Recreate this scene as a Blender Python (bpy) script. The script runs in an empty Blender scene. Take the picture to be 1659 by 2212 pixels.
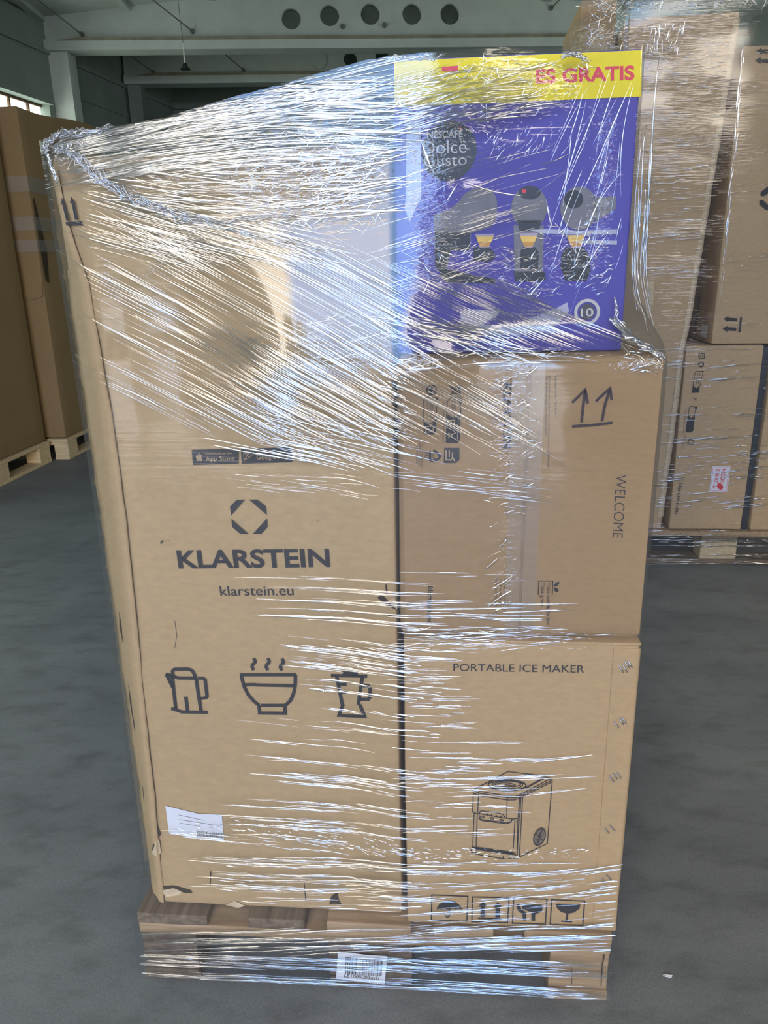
import bpy, bmesh, math, random
from mathutils import Vector, Matrix, noise

SC = bpy.context.scene
COL = SC.collection
PI = math.pi

# ---------------------------------------------------------------- camera, sky, exposure
cam_data = bpy.data.cameras.new('camera')
cam = bpy.data.objects.new('camera', cam_data)
COL.objects.link(cam)
PITCH, ROLL, CAM_H = 0.3063, -0.0219, 1.1959
fw = Vector((0, math.cos(PITCH), -math.sin(PITCH)))
up0 = Vector((0, math.sin(PITCH), math.cos(PITCH)))
rt0 = Vector((1, 0, 0))
rt = rt0 * math.cos(ROLL) + up0 * math.sin(ROLL)
up = up0 * math.cos(ROLL) - rt0 * math.sin(ROLL)
cam.matrix_world = Matrix(((rt.x, up.x, -fw.x, 0), (rt.y, up.y, -fw.y, 0), (rt.z, up.z, -fw.z, CAM_H), (0, 0, 0, 1)))
cam_data.sensor_fit = 'VERTICAL'
cam_data.sensor_height = 36.0
cam_data.lens = 1641.6 / 2212 * 36.0
cam_data.clip_start = 0.02
cam_data.clip_end = 300
SC.camera = cam

SKY = 13.2            # daylight outside the loading door
SKYX = -0.2          # shifts the clouds
WIN = 5.4            # light of the wired-glass windows and the added right-wall panes
SC.view_settings.view_transform = 'Standard'
SC.view_settings.look = 'None'
SC.view_settings.gamma = 1.0
SC.view_settings.use_curve_mapping = False
SC.view_settings.exposure = 0.0
try:
    cy = SC.cycles
    cy.max_bounces = 8
    cy.diffuse_bounces = 4
    cy.glossy_bounces = 3
    cy.transparent_max_bounces = 16
    cy.transmission_bounces = 2
    cy.caustics_reflective = False
    cy.caustics_refractive = False
    cy.sample_clamp_indirect = 6.0
    cy.use_denoising = True
except Exception:
    pass

def nd(nt, typ, **kw):
    n = nt.nodes.new(typ)
    for k, v in kw.items():
        if k.startswith('i_'):
            n.inputs[k[2:].replace('_', ' ')].default_value = v
        else:
            setattr(n, k, v)
    return n

world = bpy.data.worlds.new('world')
SC.world = world
world.use_nodes = True
nt = world.node_tree
nt.nodes.clear()
tc = nd(nt, 'ShaderNodeTexCoord')
ns = nd(nt, 'ShaderNodeTexNoise', i_Scale=1.7, i_Detail=5.0, i_Roughness=0.55)
cr = nd(nt, 'ShaderNodeValToRGB')
cr.color_ramp.elements[0].position = 0.42; cr.color_ramp.elements[0].color = (0.27, 0.47, 0.88, 1)
cr.color_ramp.elements[1].position = 0.52; cr.color_ramp.elements[1].color = (1.0, 0.88, 0.72, 1)
bg = nd(nt, 'ShaderNodeBackground', i_Strength=SKY)
wo = nd(nt, 'ShaderNodeOutputWorld')
smp = nd(nt, 'ShaderNodeMapping'); smp.inputs['Location'].default_value = (SKYX, 0, 0)
nt.links.new(tc.outputs['Generated'], smp.inputs['Vector']); nt.links.new(smp.outputs['Vector'], ns.inputs['Vector'])
nt.links.new(ns.outputs['Fac'], cr.inputs['Fac'])
nt.links.new(cr.outputs['Color'], bg.inputs['Color'])
nt.links.new(bg.outputs['Background'], wo.inputs['Surface'])

# ---------------------------------------------------------------- frames (origin, turn about z)
class Fr:
    def __init__(s, o, yaw):
        s.o = Vector((o[0], o[1], 0)); s.yaw = yaw
        s.m = Matrix.Translation(s.o) @ Matrix.Rotation(yaw, 4, 'Z')
M = Fr((-0.0412, 1.0158), -0.0834)     # wrapped pallet in front: u along its front, v into the depth
R = Fr((1.118, 2.982), -0.10)          # wrapped pallet at the right
L = Fr((-2.275, 5.123), -0.073)        # tall cartons at the left
H = Fr((0, 0), 0.05)                   # the hall
hw = H.m @ Vector((-3.65, 11.36, 0))
W = Fr((hw.x, hw.y), -0.20)            # the window wall

# portals so that the daylight is sampled through the door and added openings
DOOR_U0, DOOR_U1, DOOR_V, DOOR_Z = -2.80, 0.42, -3.3, 3.9
D2 = ((1.25, 2.45), (3.55, 5.40)); D2_Z = 2.55   # unseen high openings added to light the right-hand stack
for u0, u1, z0 in ((DOOR_U0, DOOR_U1, 0.0), (*D2[0], D2_Z), (*D2[1], D2_Z)):
    pl = bpy.data.lights.new('door_daylight', 'AREA')
    pl.shape = 'RECTANGLE'; pl.size = u1 - u0; pl.size_y = DOOR_Z - z0
    po = bpy.data.objects.new('door_daylight', pl)
    COL.objects.link(po)
    po.matrix_world = H.m @ Matrix.Translation(((u0 + u1) / 2, DOOR_V - 0.02, (DOOR_Z + z0) / 2)) @ Matrix.Rotation(PI / 2, 4, 'X')
    pl.cycles.is_portal = True

# ---------------------------------------------------------------- materials
def base_mat(name):
    m = bpy.data.materials.new(name); m.use_nodes = True
    t = m.node_tree; t.nodes.clear()
    return m, t, nd(t, 'ShaderNodeOutputMaterial')

def princ(name, col, rough=0.8, metal=0.0, var=0.12, scale=(30, 30, 30), detail=4.0, bump=0.0, spec=0.3, col2=None, lo=0.35, hi=0.7, big=0.0, bigscale=2.0):
    m, t, out = base_mat(name)
    b = nd(t, 'ShaderNodeBsdfPrincipled')
    b.inputs['Roughness'].default_value = rough
    b.inputs['Metallic'].default_value = metal
    b.inputs['Specular IOR Level'].default_value = spec
    tc = nd(t, 'ShaderNodeTexCoord'); mp = nd(t, 'ShaderNodeMapping')
    mp.inputs['Scale'].default_value = scale
    n = nd(t, 'ShaderNodeTexNoise', i_Scale=1.0, i_Detail=detail, i_Roughness=0.6)
    t.links.new(tc.outputs['Object'], mp.inputs['Vector']); t.links.new(mp.outputs['Vector'], n.inputs['Vector'])
    r = nd(t, 'ShaderNodeValToRGB')
    c2 = col2 or tuple(min(1, c * (1 + var)) for c in col)
    c1 = col if col2 else tuple(c * (1 - var) for c in col)
    r.color_ramp.elements[0].position = lo; r.color_ramp.elements[0].color = (*c1, 1)
    r.color_ramp.elements[1].position = hi; r.color_ramp.elements[1].color = (*c2, 1)
    t.links.new(n.outputs['Fac'], r.inputs['Fac'])
    src = r.outputs['Color']
    if big:
        n2 = nd(t, 'ShaderNodeTexNoise', i_Scale=bigscale, i_Detail=3.0)
        t.links.new(tc.outputs['Object'], n2.inputs['Vector'])
        mr = nd(t, 'ShaderNodeMapRange', i_From_Min=0.3, i_From_Max=0.7, i_To_Min=1 - big, i_To_Max=1 + big)
        t.links.new(n2.outputs['Fac'], mr.inputs['Value'])
        vm = nd(t, 'ShaderNodeVectorMath', operation='SCALE')
        t.links.new(src, vm.inputs[0]); t.links.new(mr.outputs['Result'], vm.inputs['Scale'])
        src = vm.outputs['Vector']
    t.links.new(src, b.inputs['Base Color'])
    if bump:
        bm_ = nd(t, 'ShaderNodeBump', i_Strength=1.0, i_Distance=bump)
        t.links.new(n.outputs['Fac'], bm_.inputs['Height']); t.links.new(bm_.outputs['Normal'], b.inputs['Normal'])
    t.links.new(b.outputs['BSDF'], out.inputs['Surface'])
    return m

def card(name, col, var=0.06):
    return princ(name, col, 0.82, var=var, scale=(55, 55, 120), detail=6, bump=0.0004, spec=0.25, big=0.03, bigscale=3.0)

MAT = {}
MAT['card_tall'] = card('cardboard_sand', (0.46, 0.318, 0.165))
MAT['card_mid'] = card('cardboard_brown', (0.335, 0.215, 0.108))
MAT['card_low'] = card('cardboard_tan', (0.47, 0.318, 0.165))
MAT['card_bg'] = card('cardboard_dull', (0.50, 0.345, 0.195))
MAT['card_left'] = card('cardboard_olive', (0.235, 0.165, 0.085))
MAT['card_edge'] = card('cardboard_torn', (0.60, 0.46, 0.30), 0.2)
MAT['hole'] = princ('carton_inside', (0.05, 0.035, 0.022), 0.9)
MAT['ink'] = princ('black_print', (0.030, 0.028, 0.032), 0.7, var=0.1, scale=(300, 300, 300))
MAT['inkgrey'] = princ('grey_print', (0.075, 0.065, 0.06), 0.7, var=0.2, scale=(300, 300, 300))
MAT['pen'] = princ('marker_pen', (0.045, 0.03, 0.035), 0.6, var=0.3, scale=(200, 200, 200))
MAT['knock'] = princ('board_print', (0.42, 0.30, 0.18), 0.8)
MAT['purple'] = princ('violet_print', (0.085, 0.075, 0.36), 0.5, var=0.06, scale=(6, 6, 6), spec=0.2)
MAT['purple2'] = princ('dark_violet_print', (0.03, 0.022, 0.16), 0.35, var=0.1, scale=(6, 6, 6))
MAT['yellow'] = princ('yellow_print', (0.84, 0.68, 0.02), 0.5, var=0.04, spec=0.2)
MAT['red'] = princ('red_print', (0.72, 0.04, 0.07), 0.4, var=0.05)
MAT['blackgloss'] = princ('black_gloss_print', (0.02, 0.02, 0.022), 0.35, var=0.2)
MAT['silver'] = princ('grey_gloss_print', (0.17, 0.16, 0.18), 0.4, var=0.12, scale=(40, 40, 15))
MAT['silverdk'] = princ('dark_grey_print', (0.075, 0.07, 0.085), 0.4, var=0.15, scale=(40, 40, 15))
MAT['pale'] = princ('pale_print', (0.50, 0.48, 0.47), 0.5, var=0.1)
MAT['coffee'] = princ('coffee_print', (0.55, 0.27, 0.05), 0.4, var=0.2, scale=(60, 60, 60))
MAT['crema'] = princ('crema_print', (0.78, 0.50, 0.10), 0.4, var=0.1)
MAT['cup'] = princ('glass_print', (0.40, 0.33, 0.42), 0.4, var=0.1)
MAT['paper'] = princ('white_paper', (0.72, 0.73, 0.78), 0.6, var=0.03)
MAT['steel'] = princ('steel_staple', (0.55, 0.56, 0.58), 0.3, metal=1.0, var=0.05)
MAT['wood_old'] = princ('weathered_wood', (0.11, 0.078, 0.05), 0.85, col2=(0.25, 0.185, 0.125), scale=(60, 4, 90), detail=6, bump=0.001)
MAT['wood_olds'] = princ('weathered_end_wood', (0.085, 0.062, 0.044), 0.85, col2=(0.20, 0.155, 0.11), scale=(40, 40, 120), detail=6, bump=0.001)
MAT['wood_new'] = princ('pale_wood', (0.30, 0.20, 0.11), 0.8, col2=(0.48, 0.34, 0.20), scale=(8, 60, 110), detail=6, bump=0.0006)
MAT['wood_pale'] = princ('fresh_wood', (0.48, 0.37, 0.22), 0.8, col2=(0.66, 0.53, 0.34), scale=(8, 60, 90), detail=5, bump=0.0005)
MAT['strap'] = princ('green_strap', (0.03, 0.20, 0.13), 0.4, var=0.1)
MAT['wall'] = princ('grey_green_plaster', (0.24, 0.275, 0.24), 0.9, var=0.06, scale=(3, 3, 3), big=0.12, bigscale=0.7)
MAT['concrete'] = princ('whitewashed_concrete', (0.50, 0.54, 0.49), 0.9, var=0.05, scale=(5, 5, 5), big=0.06, bigscale=1.0)
MAT['ceil'] = princ('ceiling_concrete', (0.46, 0.50, 0.46), 0.9, var=0.07, scale=(3, 3, 3), big=0.1, bigscale=0.8)
MAT['dirt'] = princ('dusty_ledge', (0.27, 0.245, 0.18), 0.95, var=0.2, scale=(5, 5, 5))  # brown standing in for the shade in the beam recess
MAT['dark'] = princ('dark_steel', (0.02, 0.02, 0.022), 0.5)
MAT['dirtywhite'] = princ('white_paint', (0.62, 0.65, 0.60), 0.85, var=0.06, scale=(4, 4, 4))
MAT['rust'] = princ('rusty_steel', (0.16, 0.09, 0.05), 0.8, var=0.4, scale=(20, 20, 20))
MAT['cable'] = princ('grey_cable', (0.14, 0.15, 0.13), 0.6)
MAT['yard'] = princ('yard_asphalt', (0.34, 0.34, 0.34), 0.95, var=0.1, scale=(1, 1, 1))
MAT['leaf'] = princ('tree_leaves', (0.035, 0.055, 0.02), 0.8, var=0.5, scale=(4, 4, 4))
MAT['bark'] = princ('tree_bark', (0.10, 0.075, 0.05), 0.9, var=0.3)
MAT['tarp'] = princ('blue_black_wrap', (0.022, 0.028, 0.04), 0.5)

# floor: dark sealed concrete with smears and scuffs
def floor_mat():
    m, t, out = base_mat('dark_concrete_floor')
    b = nd(t, 'ShaderNodeBsdfPrincipled')
    b.inputs['Specular IOR Level'].default_value = 0.25
    tc = nd(t, 'ShaderNodeTexCoord')
    def noi(sc, det, rough=0.6, stretch=(1, 1, 1)):
        mp = nd(t, 'ShaderNodeMapping'); mp.inputs['Scale'].default_value = stretch
        mp.inputs['Rotation'].default_value = (0, 0, 0.5)
        n = nd(t, 'ShaderNodeTexNoise', i_Scale=sc, i_Detail=det, i_Roughness=rough)
        t.links.new(tc.outputs['Object'], mp.inputs['Vector']); t.links.new(mp.outputs['Vector'], n.inputs['Vector'])
        return n.outputs['Fac']
    a = noi(1.6, 6, 0.62, (1, 2.2, 1)); c = noi(9, 5, 0.6, (1, 2.0, 1)); d = noi(230, 2)
    r1 = nd(t, 'ShaderNodeValToRGB')
    r1.color_ramp.elements[0].position = 0.33; r1.color_ramp.elements[0].color = (0.150, 0.162, 0.170, 1)
    r1.color_ramp.elements[1].position = 0.68; r1.color_ramp.elements[1].color = (0.205, 0.217, 0.225, 1)
    t.links.new(a, r1.inputs['Fac'])
    r2 = nd(t, 'ShaderNodeMapRange', i_From_Min=0.30, i_From_Max=0.52, i_To_Min=0.74, i_To_Max=1.03)
    t.links.new(c, r2.inputs['Value'])
    r3 = nd(t, 'ShaderNodeMapRange', i_From_Min=0.3, i_From_Max=0.7, i_To_Min=0.86, i_To_Max=1.12)
    t.links.new(d, r3.inputs['Value'])
    mu = nd(t, 'ShaderNodeMath', operation='MULTIPLY')
    t.links.new(r2.outputs['Result'], mu.inputs[0]); t.links.new(r3.outputs['Result'], mu.inputs[1])
    vm = nd(t, 'ShaderNodeVectorMath', operation='SCALE')
    t.links.new(r1.outputs['Color'], vm.inputs[0]); t.links.new(mu.outputs['Value'], vm.inputs['Scale'])
    t.links.new(vm.outputs['Vector'], b.inputs['Base Color'])
    rr = nd(t, 'ShaderNodeMapRange', i_From_Min=0.3, i_From_Max=0.7, i_To_Min=0.5, i_To_Max=0.75)
    t.links.new(c, rr.inputs['Value']); t.links.new(rr.outputs['Result'], b.inputs['Roughness'])
    t.links.new(b.outputs['BSDF'], out.inputs['Surface'])
    return m
MAT['floor'] = floor_mat()

# clear stretch film: mostly see-through, shiny, with stretch lines along the wrapping direction
def film_mat(name, refl, haze, dist, rough=0.07, seed=0.0, tint=(0.97, 0.975, 0.98)):
    m, t, out = base_mat(name)
    tc = nd(t, 'ShaderNodeTexCoord')
    def streak(rot, scale, det, off):
        mp = nd(t, 'ShaderNodeMapping')
        mp.inputs['Rotation'].default_value = (0, rot, 0); mp.inputs['Scale'].default_value = scale
        mp.inputs['Location'].default_value = (off, seed, off * 0.7)
        n = nd(t, 'ShaderNodeTexNoise', i_Scale=1.0, i_Detail=det, i_Roughness=0.55)
        t.links.new(tc.outputs['Object'], mp.inputs['Vector']); t.links.new(mp.outputs['Vector'], n.inputs['Vector'])
        return n.outputs['Fac']
    h1 = streak(0.03, (5, 5, 170), 2, 0.0)
    h2 = streak(-0.50, (7, 7, 140), 2, 3.0)
    lowf = streak(0.2, (7, 7, 7), 2, 7.0)
    mask = nd(t, 'ShaderNodeMapRange', i_From_Min=0.42, i_From_Max=0.58, i_To_Min=0.0, i_To_Max=1.0)
    t.links.new(lowf, mask.inputs['Value'])
    mix = nd(t, 'ShaderNodeMix'); mix.data_type = 'FLOAT'
    t.links.new(mask.outputs['Result'], mix.inputs[0]); t.links.new(h1, mix.inputs[2]); t.links.new(h2, mix.inputs[3])
    amp = streak(0.1, (4, 4, 9), 1, 12.0)
    am = nd(t, 'ShaderNodeMapRange', i_From_Min=0.42, i_From_Max=0.62, i_To_Min=0.06, i_To_Max=1.0)
    t.links.new(amp, am.inputs['Value'])
    sh = nd(t, 'ShaderNodeAttribute', attribute_name='sheen')
    inv = nd(t, 'ShaderNodeMapRange', i_From_Min=0.0, i_From_Max=1.0, i_To_Min=1.0, i_To_Max=0.06)
    t.links.new(sh.outputs['Fac'], inv.inputs['Value'])
    am2 = nd(t, 'ShaderNodeMath', operation='MULTIPLY')
    t.links.new(am.outputs['Result'], am2.inputs[0]); t.links.new(inv.outputs['Result'], am2.inputs[1])
    bp = nd(t, 'ShaderNodeBump', i_Distance=dist)
    cm = nd(t, 'ShaderNodeAttribute', attribute_name='crumple')
    h3 = streak(0.35, (75, 75, 150), 3, 21.0)
    h3m = nd(t, 'ShaderNodeMath', operation='MULTIPLY'); h3k = nd(t, 'ShaderNodeMath', operation='MULTIPLY_ADD'); h3k.inputs[1].default_value = 3.5
    t.links.new(h3, h3m.inputs[0]); t.links.new(cm.outputs['Fac'], h3m.inputs[1])
    t.links.new(h3m.outputs['Value'], h3k.inputs[0]); t.links.new(mix.outputs[0], h3k.inputs[2])
    mx = nd(t, 'ShaderNodeMath', operation='MAXIMUM')
    t.links.new(cm.outputs['Fac'], mx.inputs[1]); t.links.new(am2.outputs['Value'], mx.inputs[0])
    t.links.new(h3k.outputs['Value'], bp.inputs['Height']); t.links.new(mx.outputs['Value'], bp.inputs['Strength'])
    tr = nd(t, 'ShaderNodeBsdfTransparent'); tr.inputs['Color'].default_value = (*tint, 1)
    df = nd(t, 'ShaderNodeBsdfDiffuse'); df.inputs['Color'].default_value = (0.9, 0.9, 0.92, 1)
    gl = nd(t, 'ShaderNodeBsdfGlossy'); gl.inputs['Roughness'].default_value = rough
    t.links.new(bp.outputs['Normal'], gl.inputs['Normal'])
    fr = nd(t, 'ShaderNodeFresnel', i_IOR=1.45)
    fm = nd(t, 'ShaderNodeMapRange', i_From_Min=0.0, i_From_Max=1.0, i_To_Min=refl - 0.035 * 0.40, i_To_Max=max(0.42, refl))
    fm.clamp = True
    t.links.new(fr.outputs['Fac'], fm.inputs['Value'])
    m1 = nd(t, 'ShaderNodeMixShader'); m1.inputs[0].default_value = haze
    t.links.new(tr.outputs[0], m1.inputs[1]); t.links.new(df.outputs[0], m1.inputs[2])
    m2 = nd(t, 'ShaderNodeMixShader')
    ad = nd(t, 'ShaderNodeMath', operation='MULTIPLY_ADD'); ad.inputs[1].default_value = 0.0
    t.links.new(sh.outputs['Fac'], ad.inputs[0]); t.links.new(fm.outputs['Result'], ad.inputs[2])
    t.links.new(ad.outputs['Value'], m2.inputs[0]); t.links.new(m1.outputs[0], m2.inputs[1]); t.links.new(gl.outputs[0], m2.inputs[2])
    t.links.new(m2.outputs[0], out.inputs['Surface'])
    return m
MAT['film'] = film_mat('stretch_film', 0.055, 0.020, 0.0007, 0.05)
MAT['film_rear'] = film_mat('rear_stretch_film', 0.05, 0.03, 0.0030, 0.08, 31.0)
MAT['faint'] = film_mat('stretch_film_faint_fold', 0.15, 0.015, 0.0002, 0.07, 5.0)
MAT['fold'] = film_mat('stretch_film_fold', 0.42, 0.03, 0.0002, 0.08, 5.0)
MAT['rope'] = film_mat('stretch_film_bundle', 0.22, 0.07, 0.0015, 0.08, 9.0)
MAT['band'] = film_mat('clear_film_band', 0.10, 0.13, 0.003, 0.1, 17.0)
MAT['tape'] = film_mat('clear_tape', 0.07, 0.05, 0.0003, 0.12, 2.0)
MAT['glue'] = film_mat('milky_tape', 0.05, 0.38, 0.0002, 0.3, 2.0)

def glass_mat():
    m, t, out = base_mat('lit_frosted_glass')
    tc = nd(t, 'ShaderNodeTexCoord')
    n = nd(t, 'ShaderNodeTexNoise', i_Scale=5.0, i_Detail=4.0)
    t.links.new(tc.outputs['Object'], n.inputs['Vector'])
    r = nd(t, 'ShaderNodeValToRGB')
    r.color_ramp.elements[0].position = 0.3; r.color_ramp.elements[0].color = (0.52, 0.70, 0.60, 1)
    r.color_ramp.elements[1].position = 0.62; r.color_ramp.elements[1].color = (0.92, 1.0, 0.95, 1)
    t.links.new(n.outputs['Fac'], r.inputs['Fac'])
    e = nd(t, 'ShaderNodeEmission', i_Strength=WIN)
    t.links.new(r.outputs['Color'], e.inputs['Color'])
    t.links.new(e.outputs[0], out.inputs['Surface'])
    return m
MAT['pane'] = glass_mat()

# ---------------------------------------------------------------- building helpers
BASE = {}
def tag(o, label, cat, group=None):
    o['label'] = label; o['category'] = cat
    if group: o['group'] = group
    return o

def thing(name, label, cat, fr, base, group=None):
    o = bpy.data.objects.new(name, None)
    o.empty_display_size = 0.05
    COL.objects.link(o)
    o.location = fr.m @ Vector(base); o.rotation_euler = (0, 0, fr.yaw)
    BASE[o] = Vector(base)
    return tag(o, label, cat, group)

def link(name, bm, mat, parent=None, fr=None, base=(0, 0, 0), smooth=False):
    me = bpy.data.meshes.new(name)
    b = BASE[parent] if parent is not None else Vector(base)
    for v in bm.verts:
        v.co -= b
    if smooth:
        for f in bm.faces: f.smooth = True
    bm.to_mesh(me); bm.free()
    for k in (mat if isinstance(mat, (list, tuple)) else [mat]):
        me.materials.append(MAT[k])
    o = bpy.data.objects.new(name, me)
    COL.objects.link(o)
    BASE[o] = b
    if parent is not None:
        o.parent = parent
    elif fr is not None:
        o.location = fr.m @ b; o.rotation_euler = (0, 0, fr.yaw)
    return o

def struct(name, bm, mat, fr, smooth=False):
    o = link(name, bm, mat, None, fr, (0, 0, 0), smooth)
    o['kind'] = 'structure'
    return o

def box(bm, u, v, z, mi=0):
    vs = [bm.verts.new((a, b, c)) for a in u for b in v for c in z]
    for q in ((0, 1, 3, 2), (4, 6, 7, 5), (0, 4, 5, 1), (2, 3, 7, 6), (0, 2, 6, 4), (1, 5, 7, 3)):
        f = bm.faces.new([vs[i] for i in q]); f.material_index = mi
    return vs

def ticks(lo, hi, r, n):
    a = [lo, lo + 0.3 * r, lo + r]
    b = [hi - r, hi - 0.3 * r, hi]
    return a + [lo + r + (hi - lo - 2 * r) * i / n for i in range(1, n)] + b

def rbox(lo, hi, r=0.004, n=(10, 6, 12), fn=None):
    """a box with rounded edges and enough mesh to dent"""
    bm = bmesh.new()
    T = [ticks(lo[i], hi[i], r, n[i]) for i in range(3)]
    def face(ax, val, flip):
        o = [i for i in range(3) if i != ax]
        g = {}
        for i, a in enumerate(T[o[0]]):
            for j, b in enumerate(T[o[1]]):
                p = [0, 0, 0]; p[ax] = val; p[o[0]] = a; p[o[1]] = b
                q = [min(max(p[k], lo[k] + r), hi[k] - r) for k in range(3)]
                d = Vector(p) - Vector(q)
                if d.length > 1e-9:
                    p = Vector(q) + d.normalized() * r
                g[i, j] = bm.verts.new(p)
        for i in range(len(T[o[0]]) - 1):
            for j in range(len(T[o[1]]) - 1):
                f = [g[i, j], g[i + 1, j], g[i + 1, j + 1], g[i, j + 1]]
                bm.faces.new(f if not flip else f[::-1])
    for ax in range(3):
        face(ax, lo[ax], ax != 1); face(ax, hi[ax], ax == 1)
    bmesh.ops.remove_doubles(bm, verts=bm.verts, dist=1e-5)
    bmesh.ops.recalc_face_normals(bm, faces=bm.faces)
    if fn:
        for v in bm.verts: v.co = fn(v.co.copy())
    return bm

def dent(seed, amp, f=6.0):
    def fn(c):
        n = noise.noise_vector(Vector((c.x * f + seed, c.y * f, c.z * f + seed * 0.7)))
        return c + n * amp
    return fn

def tube(bm, pts, rad, seg=6, jit=0.0, mi=0):
    rings = []
    for i, p in enumerate(pts):
        p = Vector(p)
        a = Vector(pts[max(i - 1, 0)]); b = Vector(pts[min(i + 1, len(pts) - 1)])
        d = (b - a).normalized()
        s = d.orthogonal().normalized() if abs(d.y) > 0.9 else d.cross(Vector((0, 1, 0))).normalized()
        t = d.cross(s)
        r = rad(i / (len(pts) - 1)) if callable(rad) else rad
        rings.append([bm.verts.new(p + (s * math.cos(2 * PI * k / seg) + t * math.sin(2 * PI * k / seg)) * r * (1 + random.uniform(-jit, jit))) for k in range(seg)])
    for A, B in zip(rings, rings[1:]):
        for k in range(seg):
            f = bm.faces.new((A[k], A[(k + 1) % seg], B[(k + 1) % seg], B[k])); f.material_index = mi
    for Rg, fl in ((rings[0], False), (rings[-1], True)):
        bm.faces.new(Rg if fl else Rg[::-1]).material_index = mi

def disc(bm, c, r, ax, seg=24, h=0.0):
    """short closed cylinder along axis ax (0,1,2)"""
    o = [i for i in range(3) if i != ax]
    A, B = [], []
    for k in range(seg):
        p = [c[0], c[1], c[2]]
        p[o[0]] += r * math.cos(2 * PI * k / seg); p[o[1]] += r * math.sin(2 * PI * k / seg)
        A.append(bm.verts.new(p)); q = list(p); q[ax] += h; B.append(bm.verts.new(q))
    bm.faces.new(A); bm.faces.new(B[::-1])
    for k in range(seg):
        bm.faces.new((A[k], B[k], B[(k + 1) % seg], A[(k + 1) % seg]))
    bmesh.ops.recalc_face_normals(bm, faces=bm.faces)

_txt = {}
def text_mesh(s, bold=0.0):
    key = (s, bold)
    if key in _txt: return _txt[key]
    cu = bpy.data.curves.new('lettering', 'FONT')
    cu.body = s; cu.offset = bold; cu.resolution_u = 5; cu.fill_mode = 'FRONT'
    ob = bpy.data.objects.new('lettering', cu)
    me = ob.to_mesh()
    vs = [(v.co.x, v.co.y) for v in me.vertices]; fs = [tuple(p.vertices) for p in me.polygons]
    ob.to_mesh_clear(); bpy.data.objects.remove(ob); bpy.data.curves.remove(cu)
    _txt[key] = (vs, fs)
    return _txt[key]

class Pr:
    """flat print on the plane v = const of a face; points are (u, z) in metres"""
    def __init__(s, v, ax='v', side=1):
        s.bm = bmesh.new(); s.v = v; s.ax = ax; s.cut = [0]; s.side = side
    def nx(s):
        """the next piece of print becomes a part of its own"""
        if len(s.bm.faces) > s.cut[-1]: s.cut.append(len(s.bm.faces))
        return s
    def P(s, p):
        return (p[0], s.v, p[1]) if s.ax == 'v' else (s.v, p[0], p[1])
    def poly(s, pts, mi=0):
        vs = [s.bm.verts.new(s.P(p)) for p in pts]
        f = s.bm.faces.new(vs); f.material_index = mi
        f.normal_update()
        return s
    def stroke(s, pts, w, closed=False, mi=0):
        pts = [Vector(p) for p in pts]
        n = len(pts)
        L_, R_ = [], []
        for i in range(n):
            a = pts[i - 1] if (i > 0 or closed) else None
            b = pts[(i + 1) % n] if (i < n - 1 or closed) else None
            d1 = (pts[i] - a).normalized() if a is not None else None
            d2 = (b - pts[i]).normalized() if b is not None else None
            d1 = d1 if d1 is not None else d2; d2 = d2 if d2 is not None else d1
            t = d1 + d2
            t = t.normalized() if t.length > 1e-6 else d1
            nn = Vector((-t.y, t.x))
            k = min(1.0 / max(abs(nn.dot(Vector((-d1.y, d1.x)))), 0.4), 1.8)
            L_.append(s.bm.verts.new(s.P(pts[i] + nn * w / 2 * k))); R_.append(s.bm.verts.new(s.P(pts[i] - nn * w / 2 * k)))
        for i in range(n if closed else n - 1):
            j = (i + 1) % n
            s.bm.faces.new((L_[i], L_[j], R_[j], R_[i])).material_index = mi
        return s
    def ell(s, c, a, b, n=32, mi=0, fill=True, w=0.001, a0=0.0, a1=2 * PI):
        """ellipse: centre, point on one axis, point on the other"""
        c, a, b = Vector(c), Vector(a) - Vector(c), Vector(b) - Vector(c)
        full = abs(a1 - a0 - 2 * PI) < 1e-6
        m = n if full else n + 1
        pts = [c + a * math.cos(a0 + (a1 - a0) * k / n) + b * math.sin(a0 + (a1 - a0) * k / n) for k in range(m)]
        return s.poly(pts, mi) if fill else s.stroke(pts, w, full, mi)
    def text(s, string, q, bold=0.0, mi=0):
        """q = baseline start, baseline end, cap top above the start"""
        s.nx()
        o, e, t = (Vector(p) for p in q)
        vs, fs = text_mesh(string, bold)
        x0 = min(v[0] for v in vs); x1 = max(v[0] for v in vs)
        hv, _ = text_mesh('H', bold)
        cap = max(v[1] for v in hv); lo = min(v[1] for v in hv)
        ex = (e - o) / (x1 - x0); ey = (t - o) / (cap - lo)
        V = [s.bm.verts.new(s.P(o + ex * (v[0] - x0) + ey * (v[1] - lo))) for v in vs]
        for f in fs:
            try: s.bm.faces.new([V[i] for i in f]).material_index = mi
            except ValueError: pass
        s.nx()
        return s
    def build(s, name, mat, parent):
        sgn = Vector((0, -1, 0)) if s.ax == 'v' else Vector((s.side, 0, 0))
        s.bm.normal_update()
        for f in s.bm.faces:
            if f.normal.dot(sgn) < 0: f.normal_flip()
        s.bm.faces.ensure_lookup_table()
        s.bm.faces.index_update()
        cuts = [c for c in s.cut if c < len(s.bm.faces)] + [len(s.bm.faces)]
        if len(cuts) == 2: return link(name, s.bm, mat, parent)
        for a, b in zip(cuts, cuts[1:]):
            nb = bmesh.new(); mp = {}
            for f in list(s.bm.faces)[a:b]:
                nb.faces.new([mp.setdefault(v, None) or mp.__setitem__(v, nb.verts.new(v.co)) or mp[v] for v in f.verts])
            o = link(name, nb, mat, parent)
        s.bm.free()
        return o

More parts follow.
